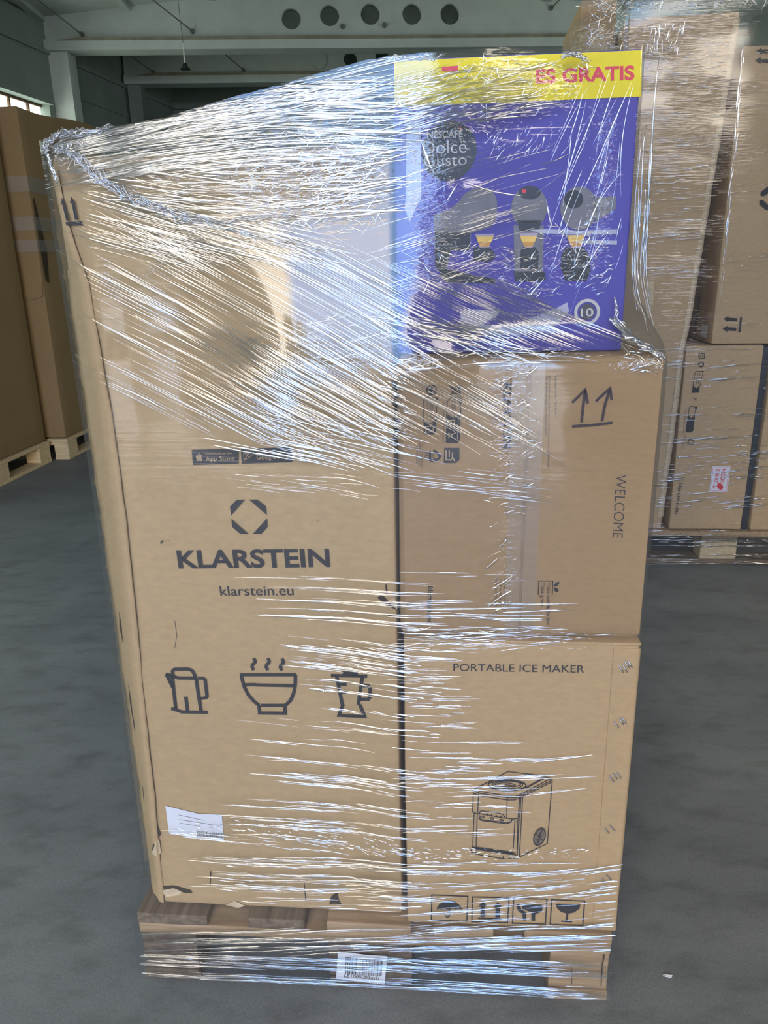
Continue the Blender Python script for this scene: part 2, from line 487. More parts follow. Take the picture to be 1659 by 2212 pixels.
def flat_with_holes(outer, holes, y0, y1, mi=0):
    """prism between v=y0 and v=y1 with round holes; outer and holes in (u, z)"""
    cu = bpy.data.curves.new('outline', 'CURVE'); cu.dimensions = '2D'; cu.fill_mode = 'BOTH'
    cu.extrude = abs(y1 - y0) / 2
    for pts in [outer] + holes:
        sp = cu.splines.new('POLY'); sp.points.add(len(pts) - 1); sp.use_cyclic_u = True
        for i, p in enumerate(pts): sp.points[i].co = (p[0], p[1], 0, 1)
    ob = bpy.data.objects.new('outline', cu); me = ob.to_mesh()
    bm = bmesh.new(); bm.from_mesh(me)
    ob.to_mesh_clear(); bpy.data.objects.remove(ob); bpy.data.curves.remove(cu)
    for v in bm.verts: v.co = Vector((v.co.x, (y0 + y1) / 2 - v.co.z, v.co.y))
    bmesh.ops.remove_doubles(bm, verts=bm.verts, dist=1e-5)
    bmesh.ops.recalc_face_normals(bm, faces=bm.faces)
    return bm

def circ(c, r, n=28):
    return [(c[0] + r * math.cos(2 * PI * k / n), c[1] + r * math.sin(2 * PI * k / n)) for k in range(n)]

# ================================================================ THE HALL
bm = bmesh.new(); box(bm, (-9, 9), (-3.5, 17), (-0.1, 0)); struct('floor', bm, 'floor', H)
bm = bmesh.new(); box(bm, (-40, 40), (-60, -3.5), (-0.12, -0.02)); struct('ground', bm, 'yard', H)

RIDGE = 0.53
def roof_z(u): return 4.80 - 0.1 * abs(u - RIDGE)
bm = bmesh.new()
for a, b in ((-9, RIDGE), (RIDGE, 9)):
    for (dz0, dz1) in ((0, 0.12),):
        vs = [bm.verts.new((u, v, roof_z(u) + d)) for u in (a, b) for v in (-3.5, 17) for d in (dz0, dz1)]
        for q in ((0, 1, 3, 2), (4, 6, 7, 5), (0, 4, 5, 1), (2, 3, 7, 6), (0, 2, 6, 4), (1, 5, 7, 3)):
            bm.faces.new([vs[i] for i in q])
for k in range(12):
    u = -5.85 + 1.45 * k / 1.0 * 0.75
    z = roof_z(u)
    box(bm, (u - 0.05, u + 0.05), (-3.4, 16.9), (z - 0.05, z + 0.02))
struct('ceiling', bm, 'ceil', H)

# rear wall behind the photographer with the loading door opening
bm = bmesh.new()
box(bm, (-9, DOOR_U0), (-3.5, -3.3), (0, 5)); box(bm, (DOOR_U1, D2[0][0]), (-3.5, -3.3), (0, 5)); box(bm, (D2[0][1], D2[1][0]), (-3.5, -3.3), (0, 5)); box(bm, (D2[1][1], 9), (-3.5, -3.3), (0, 5))
box(bm, (DOOR_U0, DOOR_U1), (-3.5, -3.3), (DOOR_Z, 5))
for D2_U0, D2_U1 in D2:
    box(bm, (D2_U0, D2_U1), (-3.5, -3.3), (DOOR_Z, 5)); box(bm, (D2_U0, D2_U1), (-3.5, -3.3), (0, D2_Z))
struct('wall_rear', bm, 'wall', H)
bm = bmesh.new()
box(bm, (DOOR_U0 - 0.08, DOOR_U0), (-3.52, -3.28), (0, DOOR_Z + 0.08)); box(bm, (DOOR_U1, DOOR_U1 + 0.08), (-3.52, -3.28), (0, DOOR_Z + 0.08))
box(bm, (DOOR_U0, DOOR_U1), (-3.52, -3.28), (DOOR_Z, DOOR_Z + 0.08))
struct('door_1', bm, 'dirtywhite', H)
for k, (D2_U0, D2_U1) in enumerate(D2):
    bm = bmesh.new()
    box(bm, (D2_U0 - 0.08, D2_U0), (-3.52, -3.28), (D2_Z, DOOR_Z + 0.08)); box(bm, (D2_U1, D2_U1 + 0.08), (-3.52, -3.28), (D2_Z, DOOR_Z + 0.08))
    box(bm, (D2_U0, D2_U1), (-3.52, -3.28), (DOOR_Z, DOOR_Z + 0.08))
    box(bm, (D2_U0, D2_U1), (-3.52, -3.28), (D2_Z - 0.08, D2_Z))
    struct('window_%d' % (k + 3), bm, 'dirtywhite', H)  # frame of an added opening, out of view

bm = bmesh.new(); box(bm, (5.6, 5.8), (-3.5, 17), (0, 5))
struct('wall_right', bm, 'wall', H)
bm = bmesh.new()
for k in range(2): box(bm, (5.57, 5.598), (6.4 + k * 2.2, 8.2 + k * 2.2), (2.7, 3.6))
struct('window_2', bm, 'pane', H)  # unseen glowing panes added to brighten the hall and the left cartons
bm = bmesh.new(); box(bm, (-9, 9), (14.9, 15.1), (0, 5))
struct('wall_back', bm, 'wall', H)
# closed gate in the back wall: panel with a raised frame
bm = bmesh.new()
box(bm, (-2.95, -0.55), (14.86, 14.9), (0, 3.95))
for a, b, c, d in ((-3.02, -2.92, 0, 4.05), (-0.62, -0.52, 0, 4.05), (-3.02, -0.52, 3.95, 4.05), (0.0, 0.1, 0, 4.05), (2.4, 2.5, 0, 4.05), (0.0, 2.5, 3.95, 4.05)):
    box(bm, (a, b), (14.80, 14.9), (c, d))
struct('door_2', bm, 'wall', H)

# window wall (frame W: v from -15 near the camera to +4 at the far end)
WB, WT = 1.95, 3.36
bm = bmesh.new()
box(bm, (-0.25, 0), (-16, 4.5), (0, WB))
box(bm, (-0.25, 0), (-16, 4.5), (WT, 5.2))
box(bm, (-0.25, 0), (-0.12, 4.5), (WB, WT))
box(bm, (-0.25, 0), (-16, -14), (WB, WT))
for z in (3.98,): box(bm, (0, 0.03), (-16, 4.5), (z - 0.025, z + 0.025))
box(bm, (0, 0.06), (-16, -0.1), (WT - 0.01, WT + 0.05))
box(bm, (0, 0.03), (0.3, 4.5), (3.02, 3.10)); box(bm, (0, 0.02), (0.3, 4.5), (3.55, 3.60))
struct('wall_left', bm, 'wall', W)
bm = bmesh.new()
v = -13.9
while v < -0.2:
    box(bm, (-0.16, -0.14), (v + 0.015, v + 0.36), (WB + 0.02, WT - 0.02)); v += 0.375
win = struct('window_1', bm, 'pane', W)
bm = bmesh.new(); v = -13.9
while v < -0.1:
    box(bm, (-0.17, -0.11), (v - 0.015, v + 0.015), (WB, WT)); v += 0.375
box(bm, (-0.17, -0.11), (-14, -0.12), (WT - 0.03, WT)); box(bm, (-0.17, -0.11), (-14, -0.12), (WB, WB + 0.03))
box(bm, (-0.17, -0.11), (-14, -0.12), (2.62, 2.65))
f = link('window_frame', bm, 'rust', win)

# columns
bm = bmesh.new(); box(bm, (-3.72, -3.40), (11.37, 11.70), (0, 4.05)); struct('column', bm, 'dirtywhite', H)
bm = bmesh.new(); box(bm, (-3.12, -2.92), (13.22, 13.5), (0, 4.02)); struct('column', bm, 'wall', H)

# roof beams with round openings
def beam(v, holes, rad, plug, name, b0, u0):
    bot = 4.05
    u1 = 5.6
    outer = [(u0, bot + 0.06), (u1, bot + 0.06), (u1, roof_z(u1) + 0.02), (RIDGE, roof_z(RIDGE) + 0.02), (u0, roof_z(u0) + 0.02)]
    bm = flat_with_holes(outer, [circ(h, rad) for h in holes], v, v + 0.14)
    box(bm, (u0, u1), (v - 0.07, v + 0.21), (bot - 0.06, bot + 0.06))
    o = struct(name, bm, b0, H)
    # brown strip along the lower flange, painting the shade of a recess
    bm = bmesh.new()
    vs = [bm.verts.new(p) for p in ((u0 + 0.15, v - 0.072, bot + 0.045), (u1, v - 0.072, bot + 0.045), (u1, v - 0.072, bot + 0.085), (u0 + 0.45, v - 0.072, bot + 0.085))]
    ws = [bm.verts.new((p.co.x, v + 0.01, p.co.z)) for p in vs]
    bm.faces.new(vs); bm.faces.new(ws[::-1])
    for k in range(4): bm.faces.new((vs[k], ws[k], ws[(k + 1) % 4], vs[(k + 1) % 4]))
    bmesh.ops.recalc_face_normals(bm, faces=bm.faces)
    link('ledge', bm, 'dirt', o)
    bm = bmesh.new()
    for p in plug: disc(bm, (p[0], v - 0.03, p[1]), 0.03, 1, 12, 0.04)
    link('bolt', bm, 'cable', o)
    return o
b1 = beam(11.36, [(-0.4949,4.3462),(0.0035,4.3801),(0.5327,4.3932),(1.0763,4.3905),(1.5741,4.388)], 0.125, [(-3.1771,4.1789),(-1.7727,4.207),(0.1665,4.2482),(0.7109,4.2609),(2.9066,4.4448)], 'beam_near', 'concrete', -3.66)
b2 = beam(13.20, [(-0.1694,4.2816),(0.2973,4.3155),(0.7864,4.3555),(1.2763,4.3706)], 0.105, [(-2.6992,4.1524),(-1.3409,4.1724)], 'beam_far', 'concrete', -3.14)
bm = bmesh.new()
disc(bm, (-0.176, 13.18, 4.29), 0.11, 1, 28, 0.06)
link('cover', bm, 'concrete', b2)
# bracing rods from the ceiling to the beams
bm = bmesh.new()
q = [(-3.1771,4.1789),(-1.7727,4.207),(2.9066,4.4448)]
for (u, z), dv, du in ((q[0], 1.6, -0.55), (q[1], 1.6, -0.75), (q[2], 1.6, 0.5)):
    tube(bm, [(u, 11.34, z), (u + du * 0.6, 11.34 - dv * 0.5, z + 0.22)], 0.008, 5)
q = [(-2.6992,4.1524),(-1.3409,4.1724)]
for (u, z) in q: tube(bm, [(u, 13.15, z), (u - 0.35, 12.6, z + 0.2)], 0.008, 5)
struct('trim_1', bm, 'cable', H)
# pendant lamp between the beams
lz = 3.735
lamp = thing('pendant_lamp', 'small black pendant lamp hanging on a wire below the near roof beam', 'lamp', H, (-1.88, 11.2, lz))
bm = bmesh.new()
pro = [(0.0, 0.07), (0.025, 0.07), (0.035, 0.03), (0.062, 0.012), (0.066, 0.0), (0.0, 0.0)]
rg = []
for r_, z_ in pro[1:5]:
    rg.append([bm.verts.new((-1.88 + r_ * math.cos(2 * PI * k / 16), 11.2 + r_ * math.sin(2 * PI * k / 16), lz + z_)) for k in range(16)])
for A, B in zip(rg, rg[1:]):
    for k in range(16): bm.faces.new((A[k], A[(k + 1) % 16], B[(k + 1) % 16], B[k]))
bm.faces.new(rg[0]); bm.faces.new(rg[-1][::-1])
bmesh.ops.recalc_face_normals(bm, faces=bm.faces)
link('lamp_shade', bm, 'dark', lamp)
bm = bmesh.new(); tube(bm, [(-1.88, 11.2, lz + 0.06), (-1.88, 11.2, lz + 0.18), (-1.88, 11.2, lz + 0.30)], 0.009, 6); link('lamp_holder', bm, 'dirtywhite', lamp)
bm = bmesh.new(); tube(bm, [(-1.88, 11.2, lz + 0.28), (-1.90, 11.2, roof_z(-1.9))], 0.004, 5); link('wire', bm, 'cable', lamp)

# tree in the yard outside the open door (mirrored in the film)
tr = thing('tree', 'leafy dark green tree standing in the yard outside the open door', 'tree', H, (-5.4, -12.5, -0.02))
bm = bmesh.new(); tube(bm, [(-5.4, -12.5, -0.02), (-5.35, -12.5, 1.3), (-5.4, -12.45, 2.3)], lambda t: 0.14 - 0.06 * t, 8); link('trunk', bm, 'bark', tr)
bm = bmesh.new()
bmesh.ops.create_icosphere(bm, subdivisions=4, radius=1.0)
for w_ in bm.verts:
    n_ = noise.noise(w_.co * 2.2) * 0.38 + noise.noise(w_.co * 6) * 0.2
    c_ = w_.co * (1 + n_)
    w_.co = Vector((-5.4 + c_.x * 2.7 - 0.7, -12.5 + c_.y * 1.5, 2.2 + c_.z * 1.45))
link('crown', bm, 'leaf', tr, smooth=True)

# ================================================================ PALLETS
def pallet(fr, base, label, mats, w=0.8, d=1.2, group='wooden pallets under the cartons', wob=0.0):
    """800 x 1200 pallet, short side to the front, base = centre of the front edge"""
    t = thing('wooden_pallet', label, 'pallet', fr, base, group)
    x0, y0, z0 = base
    k = 0
    def part(name, u, v, z, mat):
        bm = rbox((x0 + u[0], y0 + v[0], z0 + z[0]), (x0 + u[1], y0 + v[1], z0 + z[1]), 0.003, (4, 6, 2), dent(u[0] * 37 + v[0] * 11 + z[0] * 5, wob, 9))
        return link(name, bm, mat, t)
    h = w / 2
    st = [(-h, -h + 0.145), (-h + 0.195, -h + 0.295), (-0.0725, 0.0725), (h - 0.295, h - 0.195), (h - 0.145, h)]
    if mats.get('first'): st[0] = (-h, -h + mats['first'])
    for i, s_ in enumerate(st): part('deck_board', s_, (0, d), (0.1225, 0.144), mats['deck'][i])
    for i, vv in enumerate(((0.001, 0.145), (d / 2 - 0.0725, d / 2 + 0.0725), (d - 0.145, d - 0.001))):
        part('stringer', (-h + 0.001, h - 0.001), vv, (0.1005, 0.1222), mats['str'][i])
    bl = [(-h + 0.002, -h + 0.10), (-0.0725, 0.0725), (h - 0.10, h - 0.002)]
    for vv in ((0.004, 0.145), (d / 2 - 0.0725, d / 2 + 0.0725), (d - 0.145, d - 0.004)):
        for i, s_ in enumerate(bl): part('block', s_, vv, (0.0222, 0.1003), mats['blk'][i])
    for i, s_ in enumerate(((-h + 0.001, -h + 0.1), (-0.0725, 0.0725), (h - 0.1, h - 0.001))):
        part('bottom_board', s_, (0, d), (0.0, 0.022), mats['bot'][i])
    return t

main_pallet = pallet(M, (0, 0, 0), 'weathered wooden pallet with a barcode label under the film-wrapped boxes', dict(
    deck=['wood_old', 'wood_old', 'wood_new', 'wood_new', 'wood_new'], str=['wood_new', 'wood_old', 'wood_old'],
    blk=['wood_olds', 'wood_olds', 'wood_new'], bot=['wood_olds', 'wood_olds', 'wood_new'], first=0.124), w=0.81, wob=0.0012)

# ================================================================ THE WRAPPED STACK IN FRONT
TV, CV, DV = 0.0221, 0.0054, 0.055     # depth of the fronts: tall carton, right column, violet box
px_ = 0.00086                          # thickness unit of the printed lines, metres
G_FRONT = None

# ---- tall carton
def lerp(a, b, t): return a + (b - a) * t
TB = thing('cardboard_box', 'tallest tan cardboard box with large black lettering and kitchen icons', 'box', M, (-0.165, 0.30, 0.144))
def sm(a, b, x):
    t = min(1, max(0, (x - a) / (b - a))); return t * t * (3 - 2 * t)
def crease(z):
    ks = [(0.14, -0.362), (0.30, -0.357), (0.37, -0.354), (0.563, -0.350), (0.70, -0.345), (0.872, -0.341), (1.0, -0.342), (1.184, -0.350), (1.261, -0.367), (1.36, -0.376)]
    for (a, x), (b, y) in zip(ks, ks[1:]):
        if z <= b: return x + (y - x) * max(0, (z - a)) / (b - a)
    return ks[-1][1]
def tall_fn(c):
    if c.x < -0.36: c.x += 0.011 * sm(1.16, 1.33, c.z) * sm(-0.36, -0.398, c.x)
    n = noise.noise_vector(Vector((c.x * 5, c.y * 5, c.z * 5)))
    k = crease(c.z) - c.x
    if k > 0 and c.y < 0.2:
        c = c + Vector((0.0015, (min(k, 0.06) * 0.75 + 0.002) * (1 - sm(0.04, 0.2, c.y)), 0))
    if c.y < 0.03: return c + Vector((n.x * 0.0012, n.y * 0.0004, n.z * 0.001))
    return c + n * 0.003
link('body', rbox((-0.398, TV, 0.1470), (0.0555, 0.62, 1.346), 0.006, (40, 8, 60), tall_fn), 'card_tall', TB, smooth=True)
# crushed left corner: the board has folded over and split open along the edge
bm = bmesh.new()
N = 90
rows = []
for i in range(N + 1):
    z = 0.150 + (1.330 - 0.150) * i / N
    n1 = noise.noise(Vector((z * 9, 3, 0))); n2 = noise.noise(Vector((z * 23, 8, 0))); n3 = noise.noise(Vector((z * 40, 1, 5)))
    k = crease(z)
    lip = 0.0035 + 0.002 * n1
    if z > 1.18: lip *= max(0.05, (1.33 - z) / 0.15)
    ed = -0.3985 + 0.011 * sm(1.16, 1.33, z) + 0.0014 * n2
    row = [(k + 0.0012 * n2, TV - 0.0005, z), (k - 0.0005 + 0.0012 * n2, TV - lip, z), (k - 0.010, TV - lip * 1.1 + 0.003, z), (lerp(k, ed, 0.45), TV + 0.010 + 0.003 * n1, z),
           (lerp(k, ed, 0.75), TV + 0.022 + 0.003 * n2, z), (ed + 0.004 + 0.0008 * n3, TV + 0.031 + 0.003 * n1, z), (ed + 0.006, TV + 0.036, z), (ed - 0.0006 + 0.002 * n3, TV + 0.040 + 0.003 * n2, z), (ed + 0.001, TV + 0.10, z)]
    rows.append([bm.verts.new(p) for p in row])
for A, B in zip(rows, rows[1:]):
    for j in range(len(A) - 1): bm.faces.new((A[j], A[j + 1], B[j + 1], B[j]))
bmesh.ops.recalc_face_normals(bm, faces=bm.faces)
link('crushed_corner', bm, 'card_tall', TB, smooth=True)
# ragged torn paper along that corner
bm = bmesh.new()
random.seed(4)
for i in range(70):
    z = random.choice([random.uniform(0.16, 0.75), random.uniform(0.3, 1.0), random.uniform(0.85, 1.2)])
    u = -0.3945 + 0.011 * sm(1.16, 1.33, z) + random.uniform(-0.002, 0.004); l = random.uniform(0.010, 0.040); w = random.uniform(0.001, 0.0035)
    v = TV + 0.0375
    a = [(u - w, v + 0.003, z), (u + w, v - 0.001, z + l * 0.3), (u + w * 0.5, v - 0.001, z + l * 0.7), (u - w * 0.6, v + 0.002, z + l)]
    fs = [bm.verts.new(p) for p in a]; bs = [bm.verts.new((p[0] + 0.0008, p[1] + 0.001, p[2])) for p in a]
    bm.faces.new(fs); bm.faces.new(bs[::-1])
    for j in range(4): bm.faces.new((fs[j], bs[j], bs[(j + 1) % 4], fs[(j + 1) % 4]))
o = link('torn_edge', bm, 'card_edge', TB); o['kind'] = 'stuff'
# dark split
p = Pr(TV + 0.018)
for (z0, z1) in ((0.29, 0.40), (0.45, 0.62), (0.64, 0.70)):
    p.nx().poly([(-0.3815, z0), (-0.3795, (z0 + z1) / 2), (-0.3805, z1), (-0.3835, (z0 + z1) / 2)])
p.build('split', 'hole', TB)

PV = TV - 0.0018
p = Pr(PV)
p.stroke([(-0.3687,1.2888),(-0.3661,1.2683)], 0.0042).poly([(-0.3732,1.2872),(-0.3698,1.2959),(-0.3656,1.2885),(-0.3687,1.2888)])
p.stroke([(-0.3556,1.2895),(-0.3539,1.2687)], 0.0042).poly([(-0.3597,1.2889),(-0.357,1.297),(-0.3521,1.2889),(-0.3556,1.2896)])
p.stroke([(-0.3699,1.2642),(-0.3466,1.2647)], 0.0042)
o = p.build('printed_arrows', 'ink', TB)
for v_ in o.data.vertices:            # the print follows the rounded, crushed corner
    u_, z_ = v_.co.x + BASE[o].x, v_.co.z + BASE[o].z
    t_ = (crease(z_) - u_) / (crease(z_) + 0.3985)
    d_ = 0 if t_ < 0 else lerp(0, 0.010, t_ / 0.45) if t_ < 0.45 else lerp(0.010, 0.022, (t_ - 0.45) / 0.3)
    v_.co.y += d_ - 0.0035
# badges
p = Pr(PV)
p.poly([(-0.231,0.9609),(-0.165,0.9624),(-0.164,0.9614),(-0.1655,0.9413),(-0.1665,0.9406),(-0.2312,0.9387),(-0.2323,0.9397),(-0.2318,0.9599)])
p.poly([(-0.1599,0.9619),(-0.0897,0.9642),(-0.0888,0.9632),(-0.0885,0.9432),(-0.0895,0.9424),(-0.1606,0.9404),(-0.1614,0.9415),(-0.161,0.9609)])
p.build('printed_badge', 'ink', TB)
p = Pr(PV - 0.0006)
p.text('Download on the', [(-0.2125,0.9539),(-0.1745,0.9546),(-0.2123,0.957)])
p.text('App Store', [(-0.213,0.9443),(-0.1711,0.9454),(-0.2128,0.9506)], 0.008)
p.text('GET IT ON', [(-0.139,0.9564),(-0.1178,0.957),(-0.1389,0.9594)])
p.text('Google Play', [(-0.1392,0.9465),(-0.0934,0.9478),(-0.139,0.9533)], 0.006)
p.nx().poly([(-0.2252,0.9527),(-0.223,0.9536),(-0.2214,0.9527),(-0.2193,0.9537),(-0.2177,0.9527),(-0.2185,0.9507),(-0.2184,0.9483),(-0.2169,0.9469),(-0.2184,0.9448),(-0.2202,0.9445),(-0.2221,0.9452),(-0.2243,0.9445),(-0.2258,0.9462),(-0.2267,0.949),(-0.2263,0.9514)])
p.poly([(-0.2216,0.9541),(-0.2208,0.956),(-0.2192,0.9566),(-0.2199,0.9548)])
p.nx().stroke([(-0.1572,0.9576),(-0.1575,0.9454),(-0.1455,0.9522)], 0.0008, True)
p.stroke([(-0.1572,0.9576),(-0.1498,0.9491)], 0.0008); p.stroke([(-0.1575,0.9454),(-0.15,0.9556)], 0.0008)
p.build('badge_lettering', 'knock', TB)
# octagon emblem and wordmark
p = Pr(PV)
p.poly([(-0.1733,0.8869),(-0.1603,0.8875),(-0.183,0.8631),(-0.1838,0.8764)]).poly([(-0.1551,0.8875),(-0.1423,0.8875),(-0.1308,0.8771),(-0.1303,0.8642)])
p.poly([(-0.1303,0.8592),(-0.1303,0.8463),(-0.1407,0.8348),(-0.1534,0.8347)]).poly([(-0.1832,0.858),(-0.159,0.8347),(-0.1714,0.8346),(-0.183,0.8456)])
p.build('printed_emblem', 'ink', TB)
p = Pr(PV)
p.text('KLARSTEIN', [(-0.2698,0.7797),(-0.0411,0.7843),(-0.2707,0.8085)], 0.028)
p.text('klarstein.eu', [(-0.2099,0.7361),(-0.098,0.7385),(-0.2105,0.7519)], 0.004)
p.build('lettering', 'ink', TB)
# kitchen icons
IW = 0.0056
p = Pr(PV)
p.stroke([(-0.2981,0.5991),(-0.2979,0.606),(-0.2964,0.6087),(-0.2933,0.6103),(-0.2739,0.611),(-0.2687,0.6098),(-0.2652,0.6065),(-0.2629,0.6004),(-0.2616,0.5941)], IW)
p.stroke([(-0.3093,0.6015),(-0.2983,0.598),(-0.2901,0.5947),(-0.2605,0.5951)], IW).stroke([(-0.3088,0.6015),(-0.3003,0.5771)], IW)
p.stroke([(-0.2994,0.599),(-0.2999,0.539)], IW).stroke([(-0.2615,0.5946),(-0.2591,0.5368)], IW)
p.stroke([(-0.3074,0.5399),(-0.2903,0.5338),(-0.2485,0.5344)], IW).stroke([(-0.2813,0.5619),(-0.281,0.5357)], IW)
p.stroke([(-0.2581,0.5952),(-0.2508,0.5954),(-0.2472,0.5928),(-0.2465,0.5641),(-0.2488,0.5605),(-0.2587,0.5592)], IW)
p.nx().stroke([(-0.1901,0.6029),(-0.1021,0.6049)], IW)
p.stroke([(-0.1885,0.6029),(-0.1878,0.5937),(-0.1856,0.5817),(-0.18,0.5672),(-0.1725,0.5566),(-0.1644,0.5495)], IW)
p.stroke([(-0.1033,0.6048),(-0.1045,0.5877),(-0.108,0.5717),(-0.1135,0.5595),(-0.1219,0.5506)], IW)
p.stroke([(-0.186,0.5852),(-0.1704,0.5861),(-0.1632,0.5855),(-0.1046,0.5856)], IW)
p.stroke([(-0.1646,0.5495),(-0.1644,0.5354),(-0.1233,0.536),(-0.1234,0.5503),(-0.161,0.5493)], IW)
for st in ([(-0.167,0.6322),(-0.1649,0.6275),(-0.1657,0.6244),(-0.1695,0.6209),(-0.1707,0.6172),(-0.1685,0.6112)], [(-0.1447,0.6326),(-0.1427,0.628),(-0.1434,0.6249),(-0.1472,0.6214),(-0.1484,0.6177),(-0.1462,0.6117)], [(-0.1226,0.6323),(-0.1206,0.6277),(-0.1212,0.6246),(-0.125,0.6211),(-0.1262,0.6174),(-0.1244,0.6117)]):
    p.nx().stroke(st, IW * 0.95)
p.nx().stroke([(-0.0478,0.6048),(0.0082,0.6048)], IW).poly([(-0.033,0.6124),(-0.005,0.6123),(-0.0064,0.6057),(-0.0274,0.6058)])
p.stroke([(-0.0391,0.6042),(-0.0321,0.5544)], IW).stroke([(0.001,0.6044),(-0.0073,0.5545)], IW)
p.stroke([(-0.0307,0.5555),(-0.0381,0.5348),(0.0022,0.5338),(-0.0047,0.5551)], IW)
p.stroke([(0.0005,0.5884),(0.0099,0.5878),(0.0123,0.5826),(0.0117,0.5688),(0.0088,0.5645),(-0.0039,0.5642)], IW)
p.stroke([(-0.0374,0.5898),(-0.0242,0.5899)], IW).stroke([(-0.0346,0.5764),(-0.0243,0.5759)], IW)
p.build('printed_icon', 'ink', TB)
# shipping sticker
stk = Pr(PV - 0.0006).poly([(-0.337,0.354),(-0.2818,0.3402),(-0.2422,0.34),(-0.2432,0.2864),(-0.2989,0.2912),(-0.3368,0.2991)]).build('sticker', 'paper', TB)
stk['label'] = 'white shipping sticker'
p = Pr(PV - 0.0012)
random.seed(5)
q = [(-0.2882,0.3056),(-0.243,0.3032),(-0.2882,0.2932),(-0.2432,0.293)]
A, B, C_, D = (Vector(k) for k in q)
x = 0.0
while x < 1:
    w = random.choice((0.008, 0.012, 0.02))
    if x + w < 1: p.poly([A.lerp(B, x), A.lerp(B, x + w), C_.lerp(D, x + w), C_.lerp(D, x)])
    x += w + random.choice((0.01, 0.016, 0.024))
for a, b in ([(-0.3158,0.3369),(-0.2738,0.3279)], [(-0.3161,0.3279),(-0.2593,0.3195)], [(-0.3156,0.3207),(-0.2812,0.315)]):
    p.stroke([a, b], 0.0006)
p.build('barcode', 'inkgrey', stk)
# scuffs and tears in the front
p = Pr(PV + 0.0004)
p.nx().poly([(-0.3581,0.3171),(-0.3548,0.3045),(-0.3519,0.2947),(-0.3543,0.2898),(-0.3574,0.3007),(-0.3597,0.3079)])
p.nx().poly([(-0.3675,0.2756),(-0.3644,0.2728),(-0.3676,0.2614),(-0.3725,0.2567)])
p.nx().poly([(-0.362,0.185),(-0.341,0.1877),(-0.3271,0.1838),(-0.3117,0.1788),(-0.309,0.1732),(-0.3203,0.1718),(-0.342,0.1784),(-0.3578,0.1791)])
p.nx().poly([(-0.2726,0.224),(-0.271,0.2211),(-0.2752,0.1923),(-0.2772,0.191),(-0.2746,0.2095)])
p.nx().poly([(-0.1105,0.2123),(-0.1098,0.1953),(-0.109,0.1686),(-0.111,0.1677),(-0.1117,0.1952)])
p.nx().poly([(-0.0658,0.1786),(-0.0578,0.1866),(-0.0538,0.1876),(-0.0522,0.1717),(-0.048,0.1623),(-0.0603,0.1636),(-0.0697,0.1611)])
p.nx().poly([(0.0267,0.7363),(0.0344,0.7416),(0.0425,0.732),(0.052,0.7232),(0.056,0.7157),(0.0478,0.7201),(0.0355,0.7274)])
p.nx().poly([(0.0389,0.7572),(0.0416,0.7572),(0.0427,0.7424),(0.0399,0.7409)])
p.nx().poly([(0.0338,0.7124),(0.0434,0.7095),(0.0544,0.7036),(0.0434,0.7065)])
p.build('tear', 'hole', TB)
p = Pr(PV - 0.0005)
p.nx().poly([(-0.3596,0.2896),(-0.3554,0.2806),(-0.3554,0.2583),(-0.3612,0.2487),(-0.3701,0.2531),(-0.3719,0.2568),(-0.3661,0.269)])
p.nx().poly([(-0.3662,0.1759),(-0.3415,0.183),(-0.3279,0.176),(-0.3335,0.168),(-0.3564,0.1628)])
p.nx().poly([(-0.2523,0.151),(-0.2355,0.1616),(-0.2295,0.1581),(-0.2174,0.151),(-0.2305,0.1456)])
p.nx().poly([(0.0425,0.732),(0.0522,0.7366),(0.0561,0.7262),(0.056,0.7172),(0.0506,0.7231)])
p.build('torn_paper', 'card_edge', TB)
p = Pr(PV)
p.nx().poly([(-0.2925,0.8237),(-0.2882,0.8245),(-0.2901,0.8194),(-0.2937,0.8186)]).nx().stroke([(-0.2855,0.823),(-0.2784,0.8238)], 0.0006)
for a, b in ([(-0.2852,0.6936),(-0.2845,0.6662)], [(-0.0589,0.8572),(-0.0556,0.8551)], [(-0.2852,0.6661),(-0.2901,0.6478)], [(-0.0353,0.8247),(-0.0333,0.8233)]): p.nx().nx().stroke([a, b], 0.0007)
p.build('scuff', 'inkgrey', TB)

# ---- ice maker carton (bottom right)
IB = thing('cardboard_box', 'brown cardboard box with an ice maker drawing, on the pallet deck', 'box', M, (0.237, 0.28, 0.144), 'boxes of the right column')
def low_fn(c):
    n = noise.noise_vector(Vector((c.x * 6 + 9, c.y * 6, c.z * 6)))
    return c + Vector((n.x * 0.0012, n.y * 0.0005, n.z * 0.0012))
link('body', rbox((0.0655, CV, 0.1470), (0.409, 0.56, 0.676), 0.004, (24, 8, 30), low_fn), 'card_low', IB, smooth=True)
